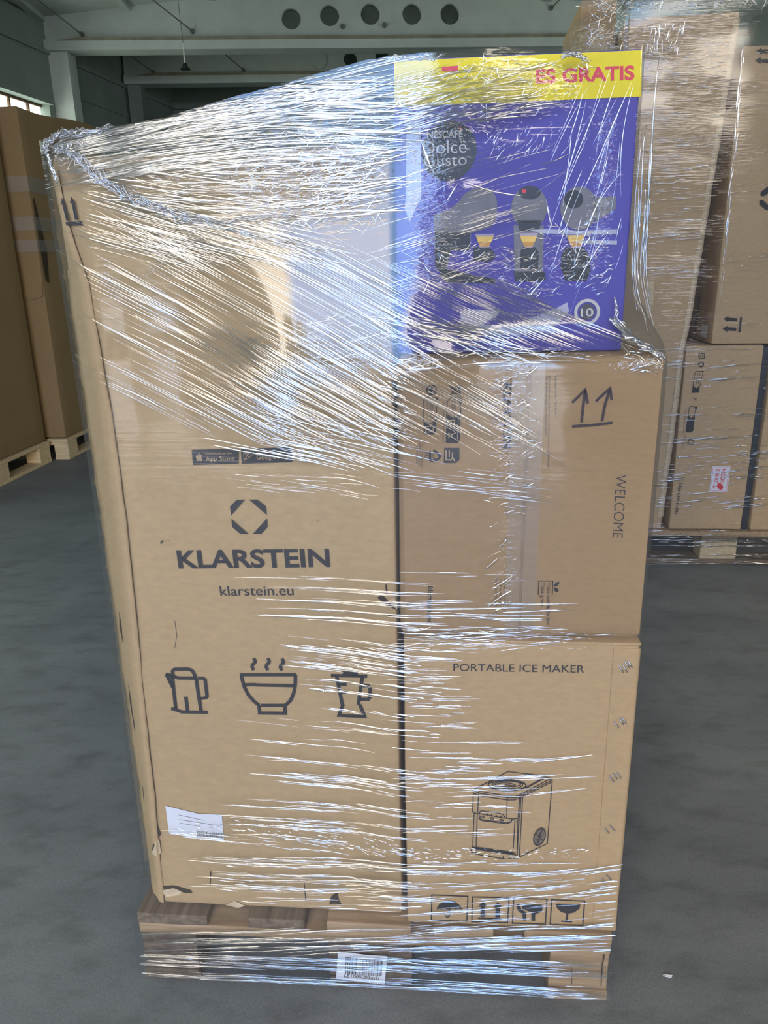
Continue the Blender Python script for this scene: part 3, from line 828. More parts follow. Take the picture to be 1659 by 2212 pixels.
# top flap edges standing a little proud, glued seam on the right
link('top_flap', rbox((0.066, CV - 0.0018, 0.6725), (0.4098, 0.27, 0.6775), 0.0015, (20, 6, 2), dent(3, 0.0006, 14)), 'card_low', IB, smooth=True)
link('glued_seam', rbox((0.371, CV - 0.0015, 0.15), (0.4098, CV + 0.004, 0.668), 0.0012, (4, 2, 30), dent(6, 0.0004, 14)), 'card_low', IB, smooth=True)
LV = CV - 0.0016
p = Pr(LV)
p.text('PORTABLE ICE MAKER', [(0.1396,0.6263),(0.331,0.6277),(0.1395,0.6383)], 0.0)
p.build('lettering', 'ink', IB)
lw = 0.0014
p = Pr(LV)
for st in ([(0.1724,0.4176),(0.225,0.453),(0.262,0.4491),(0.2886,0.4436),(0.2922,0.4423),(0.2933,0.4395),(0.291,0.32),(0.2747,0.3093),(0.248,0.2916)],
    [(0.1724,0.4176),(0.1716,0.3764),(0.1741,0.3735),(0.1728,0.3081),(0.1707,0.3052),(0.1705,0.2975),(0.1778,0.294),(0.2219,0.2868),(0.2381,0.2876),(0.2449,0.2893),(0.248,0.2916)], [(0.1732,0.4169),(0.1758,0.4197),(0.2224,0.4512)],
    [(0.1725,0.4111),(0.1803,0.4067),(0.225,0.4003),(0.2371,0.4009),(0.2449,0.405),(0.2934,0.4364)], [(0.174,0.4192),(0.1808,0.4153),(0.2254,0.4076),(0.2369,0.4073),(0.2429,0.4097),(0.2904,0.442)],
    [(0.1728,0.4155),(0.1802,0.4114),(0.2255,0.4044),(0.2376,0.4047),(0.2436,0.407),(0.2923,0.4392)], [(0.2429,0.4097),(0.245,0.405)], [(0.2258,0.4076),(0.225,0.4003)],
    [(0.1808,0.4153),(0.1796,0.3738)], [(0.179,0.3715),(0.1782,0.3083)], [(0.2252,0.4003),(0.2254,0.3667)], [(0.2446,0.4047),(0.2435,0.3687)],
    [(0.2465,0.4056),(0.2457,0.3691),(0.2443,0.3672)], [(0.2491,0.4075),(0.2477,0.2922)], [(0.1741,0.3735),(0.1803,0.3729),(0.2235,0.3658),(0.2358,0.3648),(0.2458,0.3676)],
    [(0.1825,0.3731),(0.1833,0.3766),(0.1853,0.3782),(0.2122,0.3751),(0.2184,0.3731),(0.2219,0.3699),(0.2217,0.3669)], [(0.1819,0.3712),(0.1826,0.3631),(0.1848,0.3605),(0.1891,0.3592),(0.2262,0.3553),(0.2335,0.3596),(0.2341,0.3638)],
    [(0.1823,0.3634),(0.1866,0.3614),(0.2237,0.3574),(0.2286,0.3576),(0.2334,0.3619)], [(0.2386,0.364),(0.2375,0.308)], [(0.245,0.3658),(0.244,0.291)], [(0.2429,0.3657),(0.2437,0.3086)],
    [(0.1707,0.3052),(0.1776,0.3032),(0.2341,0.2959),(0.2416,0.2962),(0.243,0.2901)], [(0.1725,0.3076),(0.1813,0.3073),(0.2377,0.3007)], [(0.1782,0.3033),(0.1781,0.294)], [(0.2221,0.293),(0.2221,0.2868)],
    [(0.2539,0.4251),(0.279,0.443),(0.2805,0.4416),(0.2534,0.4229)], [(0.2078,0.4313),(0.2339,0.4269),(0.2378,0.4282)], [(0.212,0.4329),(0.2302,0.4314),(0.2369,0.4288)]):
    p.stroke(st, lw)
for (dx) in (0, 1, 2, 3):
    pass
for q in ([(0.2242,0.4286),(0.2535,0.4287),(0.2239,0.4384)], [(0.2248,0.4291),(0.2483,0.4292),(0.2246,0.437)], [(0.2251,0.4301),(0.2453,0.4305),(0.225,0.4353)], [(0.2243,0.4269),(0.2536,0.4273),(0.2245,0.4175)]):
    p.ell(q[0], q[1], q[2], 36, fill=False, w=lw)
for q in ([(0.1871,0.3666),(0.1899,0.3664),(0.1872,0.3648)], [(0.2022,0.3643),(0.205,0.3641),(0.2023,0.3625)], [(0.2175,0.3616),(0.2202,0.3614),(0.2175,0.3598)]):
    p.ell(q[0], q[1], q[2], 16, fill=False, w=lw)
for q in ([(0.1944,0.3744),(0.1932,0.371),(0.1963,0.3706)], [(0.2014,0.3735),(0.2003,0.3699),(0.2034,0.3694)], [(0.2088,0.3723),(0.2077,0.3687),(0.2108,0.3682)], [(0.2162,0.3711),(0.2151,0.3675),(0.2182,0.367)]):
    p.poly(q)
for st in ([(0.1732,0.3066),(0.2409,0.2981)], [(0.1751,0.3054),(0.2378,0.2976)]): p.stroke(st, lw * 1.6)
p.build('printed_drawing', 'ink', IB)
p = Pr(LV - 0.0002)
q = [(0.2781,0.333),(0.2823,0.3498),(0.2864,0.3304)]
p.ell(q[0], q[1], q[2], 36)
p.build('printed_fan', 'inkgrey', IB)
p = Pr(LV - 0.0006)
c = Vector(q[0]); a = Vector(q[1]) - c; b = Vector(q[2]) - c
for k in (0.25, 0.45, 0.62, 0.78): p.nx(); p.ell(q[0], tuple(c + a * k), tuple(c + b * k), 30, fill=False, w=0.0005)
p.build('fan_rings', 'knock', IB)
p = Pr(LV - 0.0008)
p.stroke([tuple(c + a), tuple(c - a)], 0.0015).stroke([tuple(c + b * 0.9 - a * 0.3), tuple(c - b * 0.9 + a * 0.3)], 0.0015)
p.ell(q[0], q[1], q[2], 36, fill=False, w=0.0012)
p.build('fan_spokes', 'ink', IB)
# handling symbols
p = Pr(LV)
for q in ([(0.1068,0.2075),(0.1663,0.2078),(0.1651,0.1555),(0.1057,0.1541)], [(0.1739,0.2071),(0.2337,0.2086),(0.2325,0.1565),(0.1734,0.1551)], [(0.2413,0.2079),(0.2952,0.2091),(0.2949,0.1572),(0.2405,0.156)], [(0.3029,0.2084),(0.356,0.2084),(0.3558,0.1578),(0.3027,0.1567)]):
    p.nx().stroke(q, 0.0019, True)
p.nx().poly([(0.1144,0.1782),(0.1163,0.1842),(0.1202,0.1902),(0.1295,0.1954),(0.1364,0.1975),(0.1445,0.1954),(0.1515,0.1899),(0.1555,0.1843),(0.1574,0.1789),(0.1539,0.1816),(0.1504,0.1817),(0.1462,0.18),(0.1423,0.1815),(0.137,0.1806),(0.1319,0.1786),(0.1284,0.1805),(0.1237,0.1781),(0.1198,0.1794)])
p.stroke([(0.1369,0.1964),(0.1361,0.1656),(0.1343,0.1632),(0.1315,0.163),(0.1296,0.1667)], 0.0022)
p.nx().poly([(0.1876,0.1665),(0.1877,0.1876),(0.1836,0.1873),(0.191,0.1999),(0.1983,0.1887),(0.1946,0.1885),(0.195,0.1669)]).poly([(0.2121,0.167),(0.2119,0.1872),(0.2089,0.1876),(0.2155,0.199),(0.2231,0.1884),(0.2192,0.1882),(0.2195,0.1672)])
p.nx().stroke([(0.1835,0.1633),(0.2223,0.1638)], 0.003)
p.nx().poly([(0.2546,0.1965),(0.2849,0.1965),(0.2839,0.1872),(0.2723,0.1801),(0.2561,0.1868)])
p.stroke([(0.2489,0.1968),(0.2511,0.1853),(0.2598,0.1777),(0.2603,0.1631)], 0.0062).stroke([(0.2867,0.1966),(0.2853,0.1861),(0.2742,0.1773),(0.2748,0.1633)], 0.0062)
p.nx().poly([(0.3096,0.2001),(0.3497,0.2006),(0.3484,0.1922),(0.3398,0.1839),(0.3298,0.1811),(0.3194,0.184),(0.3123,0.1916)])
p.stroke([(0.3297,0.1825),(0.3294,0.1659)], 0.0032).stroke([(0.3204,0.1648),(0.3381,0.1647)], 0.0026)
p.build('printed_symbol', 'ink', IB)
# wire staples of the carton seam, each a little bent wire
def staple(a, b, parent):
    bm = bmesh.new()
    a = Vector((a[0], CV - 0.0022, a[1])); b = Vector((b[0], CV - 0.0022, b[1]))
    m_ = (a + b) / 2 + Vector((0, -0.0012, 0))
    tube(bm, [a + Vector((0, 0.002, 0)), a, m_, b, b + Vector((0, 0.002, 0))], 0.0011, 6)
    return link('staple', bm, 'steel', parent)
for q in ([(0.38,0.6412),(0.3874,0.6296),(0.3855,0.6422),(0.393,0.6303),(0.3876,0.6478),(0.3949,0.6376),(0.3924,0.6488),(0.3991,0.6383)], [(0.3798,0.547),(0.3873,0.5369),(0.3869,0.5531),(0.3937,0.5424),(0.3911,0.5541),(0.3977,0.5437)], [(0.3786,0.4516),(0.3871,0.441),(0.384,0.4564),(0.3912,0.4458),(0.3903,0.4582),(0.397,0.4476)], [(0.3791,0.3535),(0.3863,0.3447),(0.3858,0.3603),(0.3944,0.3503)], [(0.38,0.2576),(0.3859,0.25),(0.3868,0.2648),(0.3957,0.2539)]):
    for i in range(0, len(q), 2): staple(q[i], q[i + 1], IB)

# ---- middle box
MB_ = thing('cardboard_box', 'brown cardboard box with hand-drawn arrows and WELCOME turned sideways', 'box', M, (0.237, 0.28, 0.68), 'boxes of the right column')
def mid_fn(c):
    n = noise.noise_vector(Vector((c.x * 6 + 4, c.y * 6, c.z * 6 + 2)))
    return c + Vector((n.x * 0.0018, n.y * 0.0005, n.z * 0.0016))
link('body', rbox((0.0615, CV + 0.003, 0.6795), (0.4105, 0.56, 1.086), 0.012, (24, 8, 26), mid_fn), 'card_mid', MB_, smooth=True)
SEAM = [(0.235,0.8103)][0][0]
link('flap', rbox((0.068, CV, 0.690), (SEAM - 0.0012, CV + 0.004, 1.078), 0.0015, (16, 2, 24), dent(2, 0.0006, 9)), 'card_mid', MB_, smooth=True)
link('flap', rbox((SEAM + 0.0012, CV - 0.0002, 0.690), (0.406, CV + 0.004, 1.078), 0.0015, (16, 2, 24), dent(8, 0.0006, 9)), 'card_mid', MB_, smooth=True)
bm = bmesh.new()
tz = [0.688 + (1.079 - 0.688) * i / 60 for i in range(61)]
tp = [[bm.verts.new((u + 0.0006 * noise.noise(Vector((z * 30, u * 90, 0))), CV - 0.0022 - 0.0006 * abs(noise.noise(Vector((u * 200, z * 60, 3)))), z)) for u in (SEAM - 0.022, SEAM - 0.011, SEAM, SEAM + 0.010, SEAM + 0.021)] for z in tz]
for A, B in zip(tp, tp[1:]):
    for j in range(4): bm.faces.new((A[j], A[j + 1], B[j + 1], B[j]))
o = link('tape', bm, 'tape', MB_, smooth=True); o['label'] = 'clear tape strip over the flap seam'
MV = CV - 0.0016
p = Pr(MV)
for st in ([(0.3063,0.9999),(0.3068,1.0157),(0.3085,1.043)], [(0.2926,1.0262),(0.2994,1.0334),(0.3085,1.0434),(0.3108,1.0345),(0.3128,1.0251)], [(0.3327,1.0012),(0.3351,1.0225),(0.3405,1.0445)], [(0.3232,1.0278),(0.3318,1.0367),(0.3404,1.045),(0.3419,1.0366),(0.3434,1.0291)], [(0.2942,0.9947),(0.3182,0.996),(0.3463,0.9992)]):
    p.stroke(st, 0.0036)
p.build('hand_drawn_arrows', 'pen', MB_)
p = Pr(MV)
p.text('WELCOME', [(0.3563,0.9284),(0.3578,0.8384),(0.3696,0.9277)], -0.012)
p.text('klarstein.eu', [(0.102,0.7625),(0.1013,0.7065),(0.1097,0.7626)], 0.018)
p.text('KLARSTEIN', [(0.2021,1.0524),(0.2039,0.9654),(0.2133,1.0523)], 0.02)
p.text('Think outside the box', [(0.2709,0.77),(0.2732,0.7035),(0.2764,0.7701)], 0.008)
p.text('Think green', [(0.2626,0.7699),(0.2636,0.7339),(0.2681,0.77)], 0.008)
p.stroke([(0.2792,0.7519),(0.279,0.7726),(0.2595,0.7724),(0.2596,0.7511)], 0.0014)
for q in ([(0.2845,0.7677),(0.2881,0.7713),(0.2861,0.7661)], [(0.2844,0.7592),(0.2875,0.7565),(0.2827,0.7572)]):
    p.ell(q[0], q[1], q[2], 14)
p.text('Think outside the box - Think Green!', [(0.2686,1.0629),(0.2711,1.01),(0.2709,1.0629)], 0.0)
p.text('We are conscious of our carbon footprint and work towards a more sustainable future', [(0.2608,1.0625),(0.2646,0.938),(0.2631,1.0625)], 0.0)
p.text('This high quality packaging is been recycled and reusable', [(0.2574,1.0621),(0.2594,0.9823),(0.2597,1.0621)], 0.0)
p.text('Find the user manual at:', [(0.2101,0.7748),(0.211,0.7238),(0.2134,0.7749)], -0.002)
p.text('Link zum Handbuch:', [(0.2043,0.7748),(0.2048,0.7336),(0.2076,0.7748)], -0.002)
p.text('https://use.berlin/10031815', [(0.1983,0.7747),(0.1987,0.7228),(0.2015,0.7747)], -0.002)
p.text('PAP', [(0.0985,0.9608),(0.0982,0.9495),(0.1027,0.9608)], 0.004)
p.text('20', [(0.108,0.9588),(0.1078,0.9528),(0.1119,0.9588)], 0.002)
p.text('RACC. CARTA DIFFERENZIATA', [(0.0945,0.9732),(0.0935,0.9382),(0.0966,0.9732)], -0.002)
p.text('VERIFICA LE DISPOSIZIONI', [(0.0908,0.9732),(0.0899,0.9407),(0.093,0.9732)], -0.002)
p.text('DEL TUO COMUNE', [(0.0874,0.9683),(0.0867,0.9443),(0.0896,0.9683)], -0.002)
p.build('lettering', 'ink', MB_)
p = Pr(MV)
sw = 0.0013
q = [(0.1079,1.0446),(0.1141,1.0446),(0.108,1.051)]
p.ell(q[0], q[1], q[2], 28, fill=False, w=sw * 1.3)
p.ell(*[(0.1082,1.0482),(0.1096,1.0482),(0.1082,1.0496)], 12); p.stroke([(0.1041,1.0447),(0.1082,1.0453),(0.1124,1.0429)], sw * 1.6); p.stroke([(0.1082,1.0453),(0.1072,1.0399),(0.1044,1.0392)], sw * 1.6); p.stroke([(0.1075,1.0406),(0.111,1.0391)], sw * 1.6)
p.nx().stroke([(0.1313,1.0508),(0.147,1.0379)], sw); p.stroke([(0.1469,1.0506),(0.1314,1.038)], sw)
p.stroke([(0.1347,1.0474),(0.1445,1.0488),(0.1456,1.0402),(0.1361,1.0399)], sw, True); p.stroke([(0.1441,1.0502),(0.1461,1.0383)], sw * 1.6)
p.nx().stroke([(0.1143,1.0343),(0.1143,1.005),(0.1076,0.9997),(0.0975,1.0014),(0.0977,1.0311),(0.101,1.0347)], sw, True)
p.poly([(0.0975,1.0027),(0.1062,0.9963),(0.1143,1.0035),(0.1138,0.9879),(0.111,0.9847),(0.0969,0.9848)])
p.poly([(0.1134,1.0351),(0.1167,1.0346),(0.1167,1.03),(0.1139,1.0303)])
p.nx().stroke([(0.1466,1.0345),(0.1468,1.012),(0.1368,1.0063),(0.1284,1.0117),(0.1286,1.029),(0.1343,1.0351)], sw, True)
p.poly([(0.1277,1.0122),(0.1371,1.0063),(0.1463,1.0125),(0.1461,0.9779),(0.1428,0.9725),(0.1271,0.9731)])
p.ell(*[(0.1461,1.0295),(0.148,1.0295),(0.1461,1.0331)], 16)
p.text('Cet appareil', [(0.1376,1.0322),(0.1377,1.014),(0.1409,1.0322)], 0.002); p.text('se recycle', [(0.1343,1.0318),(0.1344,1.0169),(0.1376,1.0318)], 0.002)
p.text('EMBALLAGE A SEPARER', [(0.1086,1.0325),(0.1086,1.005),(0.111,1.0325)], 0.0); p.text('ET A DEPOSER DANS LE', [(0.1053,1.0325),(0.105,1.005),(0.1077,1.0325)], 0.0); p.text('BAC DE TRI', [(0.1015,1.0325),(0.1012,1.0184),(0.1039,1.0325)], 0.0)
p.text('Points de collecte sur www.quefairedemesdechets.fr', [(0.1238,1.0278),(0.1226,0.9731),(0.1258,1.0278)], 0.0)
p.nx().poly([(0.125,0.9662),(0.1455,0.9661),(0.1457,0.9494),(0.1404,0.9449),(0.1243,0.945)])
p.nx()
for st in ([(0.1056,0.9603),(0.1056,0.9495),(0.1099,0.9473)], [(0.11,0.9632),(0.1172,0.9577),(0.1202,0.9532)], [(0.1197,0.9532),(0.1129,0.9482),(0.1112,0.9513)]): p.stroke(st, sw * 2.4)
p.poly([(0.1034,0.9588),(0.108,0.9588),(0.1056,0.9638)])
p.build('printed_symbol', 'ink', MB_)
p = Pr(MV - 0.0006)
p.stroke([(0.0999,0.9958),(0.0999,0.988),(0.11,0.9887),(0.11,0.9958)], 0.0012, True)
p.stroke([(0.1311,1.0037),(0.1321,0.9952),(0.1383,0.9961),(0.1387,1.0043)], 0.0012, True); p.stroke([(0.1302,0.9866),(0.1353,0.9841),(0.1413,0.9878)], 0.0012); p.stroke([(0.1302,0.9805),(0.1353,0.9841)], 0.0012)
p.stroke([(0.1274,0.9632),(0.1275,0.9495),(0.1331,0.9495)], 0.0016); p.stroke([(0.1318,0.9632),(0.1318,0.9532)], 0.0016); p.stroke([(0.1361,0.9602),(0.1362,0.9532),(0.1331,0.9482)], 0.0016); p.stroke([(0.1362,0.9532),(0.1391,0.9477)], 0.0016)
p.stroke([(0.1435,1.0072),(0.1428,0.978)], 0.0008)
p.build('knocked_out_symbols', 'knock', MB_)

# ---- violet coffee machine box
DB = thing('coffee_machine_box', 'violet printed box with yellow top band, uppermost of the wrapped column', 'box', M, (0.21, 0.30, 1.0875), 'boxes of the right column')
zb, zt = 1.0875, 1.446
link('body', rbox((0.060, DV, zb), (0.3625, 0.50, zt), 0.0035, (16, 8, 18), lambda c: c + noise.noise_vector(c * 7) * (0.0004 if c.y < DV + .01 else 0.0015)), 'purple', DB, smooth=True)
V1 = DV - 0.0012
p = Pr(V1)
bq = [(0.0586,1.4466),(0.3611,1.4456),(0.3644,1.3938),(0.2177,1.3934),(0.0585,1.3934)]
p.poly([(0.0615, zt - 0.002), (0.3612, zt - 0.002)] + bq[2:4] + [(0.0615, bq[4][1])])
p.build('yellow_band', 'yellow', DB)
p = Pr(V1 - 0.0008)
p.text('ES GRATIS', [(0.2365,1.4124),(0.3545,1.4124),(0.2353,1.4278)], 0.03)
p.nx().poly([(0.1206,1.4351),(0.1404,1.4358),(0.14,1.4296),(0.1206,1.4303)])
p.nx().ell(*[(0.1443,1.3654),(0.1458,1.3653),(0.1443,1.3667)], 12)
p.nx().ell(*[(0.2258,1.2904),(0.2288,1.2903),(0.2257,1.2928)], 14)
p.build('red_lettering', 'red', DB)
p = Pr(V1)
p.ell(*[(0.1299,1.3397),(0.1648,1.3405),(0.1308,1.3742)], 48)
p.build('round_badge', 'blackgloss', DB)
p = Pr(V1 - 0.0008)
p.text('NESCAFÉ', [(0.1023,1.3551),(0.1471,1.3555),(0.1021,1.3633)], 0.025)
p.text('Dolce', [(0.0973,1.3376),(0.1518,1.3378),(0.097,1.3523)], -0.006)
p.text('Gusto', [(0.0979,1.323),(0.1524,1.3233),(0.0976,1.3364)], -0.006)
p.ell(*[(0.3139,1.139),(0.3288,1.1394),(0.3131,1.1539)], 36, fill=False, w=0.004)
p.text('10', [(0.3059,1.1329),(0.3226,1.1335),(0.3051,1.1433)], 0.02)
p.text('CZ - Výrobek je určen', [(0.2256,1.1405),(0.2637,1.1414),(0.2255,1.1434)]); p.text('SK - Výrobok je určený', [(0.2257,1.1362),(0.2638,1.1371),(0.2256,1.139)]); p.text('HU - Ez a termék', [(0.2259,1.1318),(0.2485,1.1325),(0.2258,1.1346)])
p.build('pale_lettering', 'pale', DB)
p = Pr(V1)
p.ell(*[(0.3139,1.139),(0.3242,1.1393),(0.3133,1.1494)], 30)
p.build('seal', 'silverdk', DB)
# three printed coffee machines
p = Pr(V1)
p.poly([(0.1101,1.2656),(0.1313,1.2711),(0.1421,1.2799),(0.1496,1.2888),(0.1602,1.2951),(0.172,1.2961),(0.1816,1.2945),(0.1881,1.2887),(0.1915,1.2806),(0.1923,1.2685),(0.19,1.2564),(0.1841,1.2484),(0.1729,1.245),(0.1588,1.2412),(0.158,1.2201),(0.1118,1.2211)])
p.nx()
q = [(0.2331,1.2704),(0.2559,1.2704),(0.2321,1.2964)]
p.ell(q[0], q[1], q[2], 40); p.poly([(0.2138,1.2497),(0.2525,1.2487),(0.2539,1.1907),(0.2167,1.1915)])
p.nx()
q = [(0.2963,1.2678),(0.3199,1.2675),(0.2948,1.294)]
p.ell(q[0], q[1], q[2], 40); p.poly([(0.3134,1.2812),(0.3421,1.2813),(0.3427,1.2665),(0.3184,1.2511)])
p.build('printed_machine', 'silver', DB)
p = Pr(V1 - 0.0006)
p.nx().poly([(0.1118,1.243),(0.1577,1.2418),(0.1575,1.2201),(0.1327,1.2206),(0.1273,1.1976),(0.1562,1.1906),(0.1916,1.1835),(0.1918,1.1782),(0.1263,1.1806),(0.1118,1.2022)])
p.nx().poly([(0.218,1.2557),(0.2491,1.2549),(0.2464,1.2423),(0.2216,1.2429)])
p.nx().poly([(0.2156,1.1926),(0.256,1.1917),(0.2579,1.1822),(0.2533,1.1791),(0.2182,1.1798)])
p.nx().poly([(0.2255,1.2227),(0.2428,1.2223),(0.2474,1.216),(0.2472,1.1951),(0.2242,1.1956),(0.2231,1.2155)])
p.nx().poly([(0.2827,1.2214),(0.3042,1.2209),(0.3135,1.2083),(0.3156,1.1915),(0.3109,1.179),(0.2838,1.1791),(0.2764,1.1966),(0.2767,1.2132)])
p.nx().poly([(0.1623,1.2241),(0.182,1.2237),(0.1909,1.2152),(0.1906,1.2089),(0.1802,1.2049),(0.1626,1.2074)])
p.nx().ell(*[(0.2329,1.2884),(0.2471,1.288),(0.2326,1.2964)], 30)
p.nx().ell(*[(0.2889,1.2789),(0.3009,1.2786),(0.2883,1.2899)], 30)
p.build('printed_machine_part', 'blackgloss', DB)
p = Pr(V1 - 0.0006)
q = [(0.2332,1.2684),(0.2492,1.268),(0.2325,1.2855)]
p.nx().poly([(0.2183,1.2799),(0.2481,1.2791),(0.2503,1.2609),(0.2438,1.252),(0.2245,1.2525),(0.2173,1.2618)])
p.nx().poly([(0.1335,1.268),(0.1528,1.2877),(0.1699,1.2942),(0.1828,1.2898),(0.1874,1.2747),(0.1835,1.2566),(0.1706,1.2487),(0.1489,1.2513)])
p.build('printed_highlight', 'silver', DB)
p = Pr(V1 - 0.001)
for q in ([(0.1643,1.2402),(0.1895,1.24),(0.1824,1.2233),(0.1706,1.2235)], [(0.2211,1.2397),(0.2456,1.2395),(0.239,1.222),(0.2286,1.2222)], [(0.2814,1.2362),(0.3061,1.236),(0.3006,1.2205),(0.289,1.2208)]): p.nx().poly(q)
p.build('printed_cup', 'cup', DB)
p = Pr(V1 - 0.0014)
for q in ([(0.1656,1.2369),(0.1882,1.2368),(0.1858,1.2302),(0.1679,1.2307)], [(0.2225,1.2364),(0.2444,1.2362),(0.2417,1.2289),(0.2248,1.2293)], [(0.2827,1.2357),(0.3044,1.2356),(0.3023,1.2281),(0.2852,1.2283)]): p.nx().poly(q)
p.build('printed_crema', 'crema', DB)
p = Pr(V1 - 0.0014)
for q in ([(0.1683,1.2306),(0.1855,1.2302),(0.182,1.2241),(0.1711,1.2244)], [(0.2253,1.2293),(0.2415,1.2289),(0.2385,1.2228),(0.229,1.223)], [(0.2856,1.2283),(0.3019,1.2281),(0.2997,1.2218),(0.2894,1.222)]): p.nx().poly(q)
p.build('printed_coffee', 'coffee', DB)
# strips of milky tape and bare patches
tapes = ([(0.076,1.3761),(0.094,1.3783),(0.0945,1.2853),(0.0868,1.2733),(0.0789,1.2572),(0.0726,1.2737),(0.0745,1.2898)], [(0.2338,1.2437),(0.2592,1.2437),(0.2999,1.241),(0.3457,1.2413),(0.3452,1.2359),(0.3002,1.2361),(0.2486,1.239)], [(0.2856,1.2279),(0.3091,1.229),(0.3466,1.2277),(0.3466,1.2228),(0.3094,1.2244)],
    [(0.168,1.1131),(0.175,1.1254),(0.1952,1.124),(0.2221,1.1257),(0.2462,1.1341),(0.2702,1.1435),(0.2869,1.1518),(0.2901,1.1409),(0.2755,1.1238),(0.2581,1.1153),(0.236,1.1108),(0.1956,1.1105)], [(0.146,1.1434),(0.1635,1.1453),(0.1859,1.1427),(0.1981,1.143),(0.195,1.136),(0.1772,1.1264),(0.1673,1.1144),(0.148,1.117)])
for q in tapes:
    o = Pr(V1 - 0.0018).poly(q).build('tape', 'glue', DB); o['label'] = 'milky tape strip'

# ---- barcode label hung on the pallet
lab = Pr(-0.0018).poly([(-0.0542,0.0841),(-0.005,0.0785),(0.0304,0.0784),(0.0245,0.0141),(-0.0192,0.018),(-0.0604,0.0221)]).build('sticker', 'paper', main_pallet)
lab['label'] = 'white barcode label'
p = Pr(-0.0026)
random.seed(11)
A, B, C_, D = (Vector(k) for k in [(-0.0416,0.0726),(0.0232,0.0685),(-0.0443,0.0345),(0.0205,0.0332)])
x = 0.0
while x < 1:
    w = random.choice((0.008, 0.012, 0.02, 0.03))
    if x + w < 1: p.poly([A.lerp(B, x), A.lerp(B, x + w), C_.lerp(D, x + w), C_.lerp(D, x)])
    x += w + random.choice((0.008, 0.012, 0.02))
p.text('LE1005003m2i', [(-0.0458,0.0271),(0.0148,0.0247),(-0.0449,0.0345)], 0.01)
p.build('barcode', 'inkgrey', lab)
# cracks in the right-hand corner block
p = Pr(0.0018)
p.poly([(0.3909,0.1021),(0.395,0.1024),(0.3948,0.0919),(0.393,0.0782),(0.3936,0.0539),(0.3936,0.0323),(0.3922,0.0322),(0.3916,0.0568),(0.3909,0.075),(0.3926,0.0902)])
p.nx().stroke([(0.3396,0.0731),(0.3431,0.0627),(0.3443,0.032)], 0.001)
p.build('crack', 'hole', main_pallet)

# ================================================================ THE STRETCH FILM AROUND THE FRONT STACK
def lerp(a, b, t): return a + (b - a) * t
def sm(a, b, x):
    t = min(1, max(0, (x - a) / (b - a))); return t * t * (3 - 2 * t)
TOP = [(-0.42, 1.356)] + [(-0.3728,1.3642),(-0.2815,1.3758),(-0.2219,1.383),(-0.1333,1.4027),(-0.019,1.4257),(0.0311,1.4364),(0.0613,1.4391)] + [(0.16, 1.4455), (0.22, 1.4468), (0.45, 1.4468)]
def ztop(u):
    for (a, x), (b, y) in zip(TOP, TOP[1:]):
        if u <= b: return lerp(x, y, max(0, (u - a) / (b - a)))
    return TOP[-1][1]
def uL(z): return lerp(-0.4085, -0.4008, sm(0.12, 0.24, z)) + 0.0105 * sm(1.16, 1.33, z)
def uR(z): return lerp(0.4105, lerp(0.4122, 0.3656, sm(1.085, 1.20, z)), sm(0.10, 0.16, z))
def sheen(u, z):
    """where the sheet hangs free and taut in several layers"""
    return sm(-0.30, -0.17, u) * (1 - sm(0.03, 0.10, u)) * sm(1.085, 1.12, z) * (1 - sm(1.20, 1.225, z + 0.10 * (u + 0.1)))
CR = [(q[0], abs(q[1][0] - q[0][0]), abs(q[2][1] - q[0][1])) for q in ([(-0.0805,1.3381),(0.0679,1.3335),(-0.0842,1.2799)], [(-0.0252,1.2891),(0.0557,1.2868),(-0.0266,1.2567)], [(-0.1986,1.326),(-0.1048,1.3232),(-0.2019,1.294)], [(0.2106,1.4035),(0.2856,1.4007),(0.2117,1.3692)], [(0.2911,1.2055),(0.3476,1.2043),(0.2948,1.1384)], [(0.177,1.1914),(0.252,1.1898),(0.1777,1.1518)], [(0.1071,1.2533),(0.1472,1.2523),(0.1069,1.1759)], [(-0.0847,0.3093),(0.0824,0.3169),(-0.0863,0.2767)], [(0.2081,1.0083),(0.2355,1.0081),(0.2116,0.8791)], [(0.2176,0.7826),(0.2435,0.7829),(0.2209,0.6657)], [(0.2538,0.6813),(0.4312,0.6846),(0.2545,0.6626)], [(0.3798,1.0822),(0.4146,1.0817),(0.3824,1.0496)], [(0.0884,1.0768),(0.1249,1.0764),(0.0882,1.0525)], [(0.1184,1.3823),(0.1787,1.3802),(0.1185,1.337)], [(0.3232,1.3154),(0.3477,1.3146),(0.3307,1.2046)], [(-0.2863,0.3141),(-0.2078,0.3176),(-0.2909,0.2669)], [(0.1943,0.3012),(0.3481,0.3084),(0.1946,0.2847)])]
def crum(u, z):
    return min(1.0, sum(math.exp(-1.3 * (((u - c[0]) / a) ** 2 + ((z - c[1]) / b) ** 2)) for c, a, b in CR))
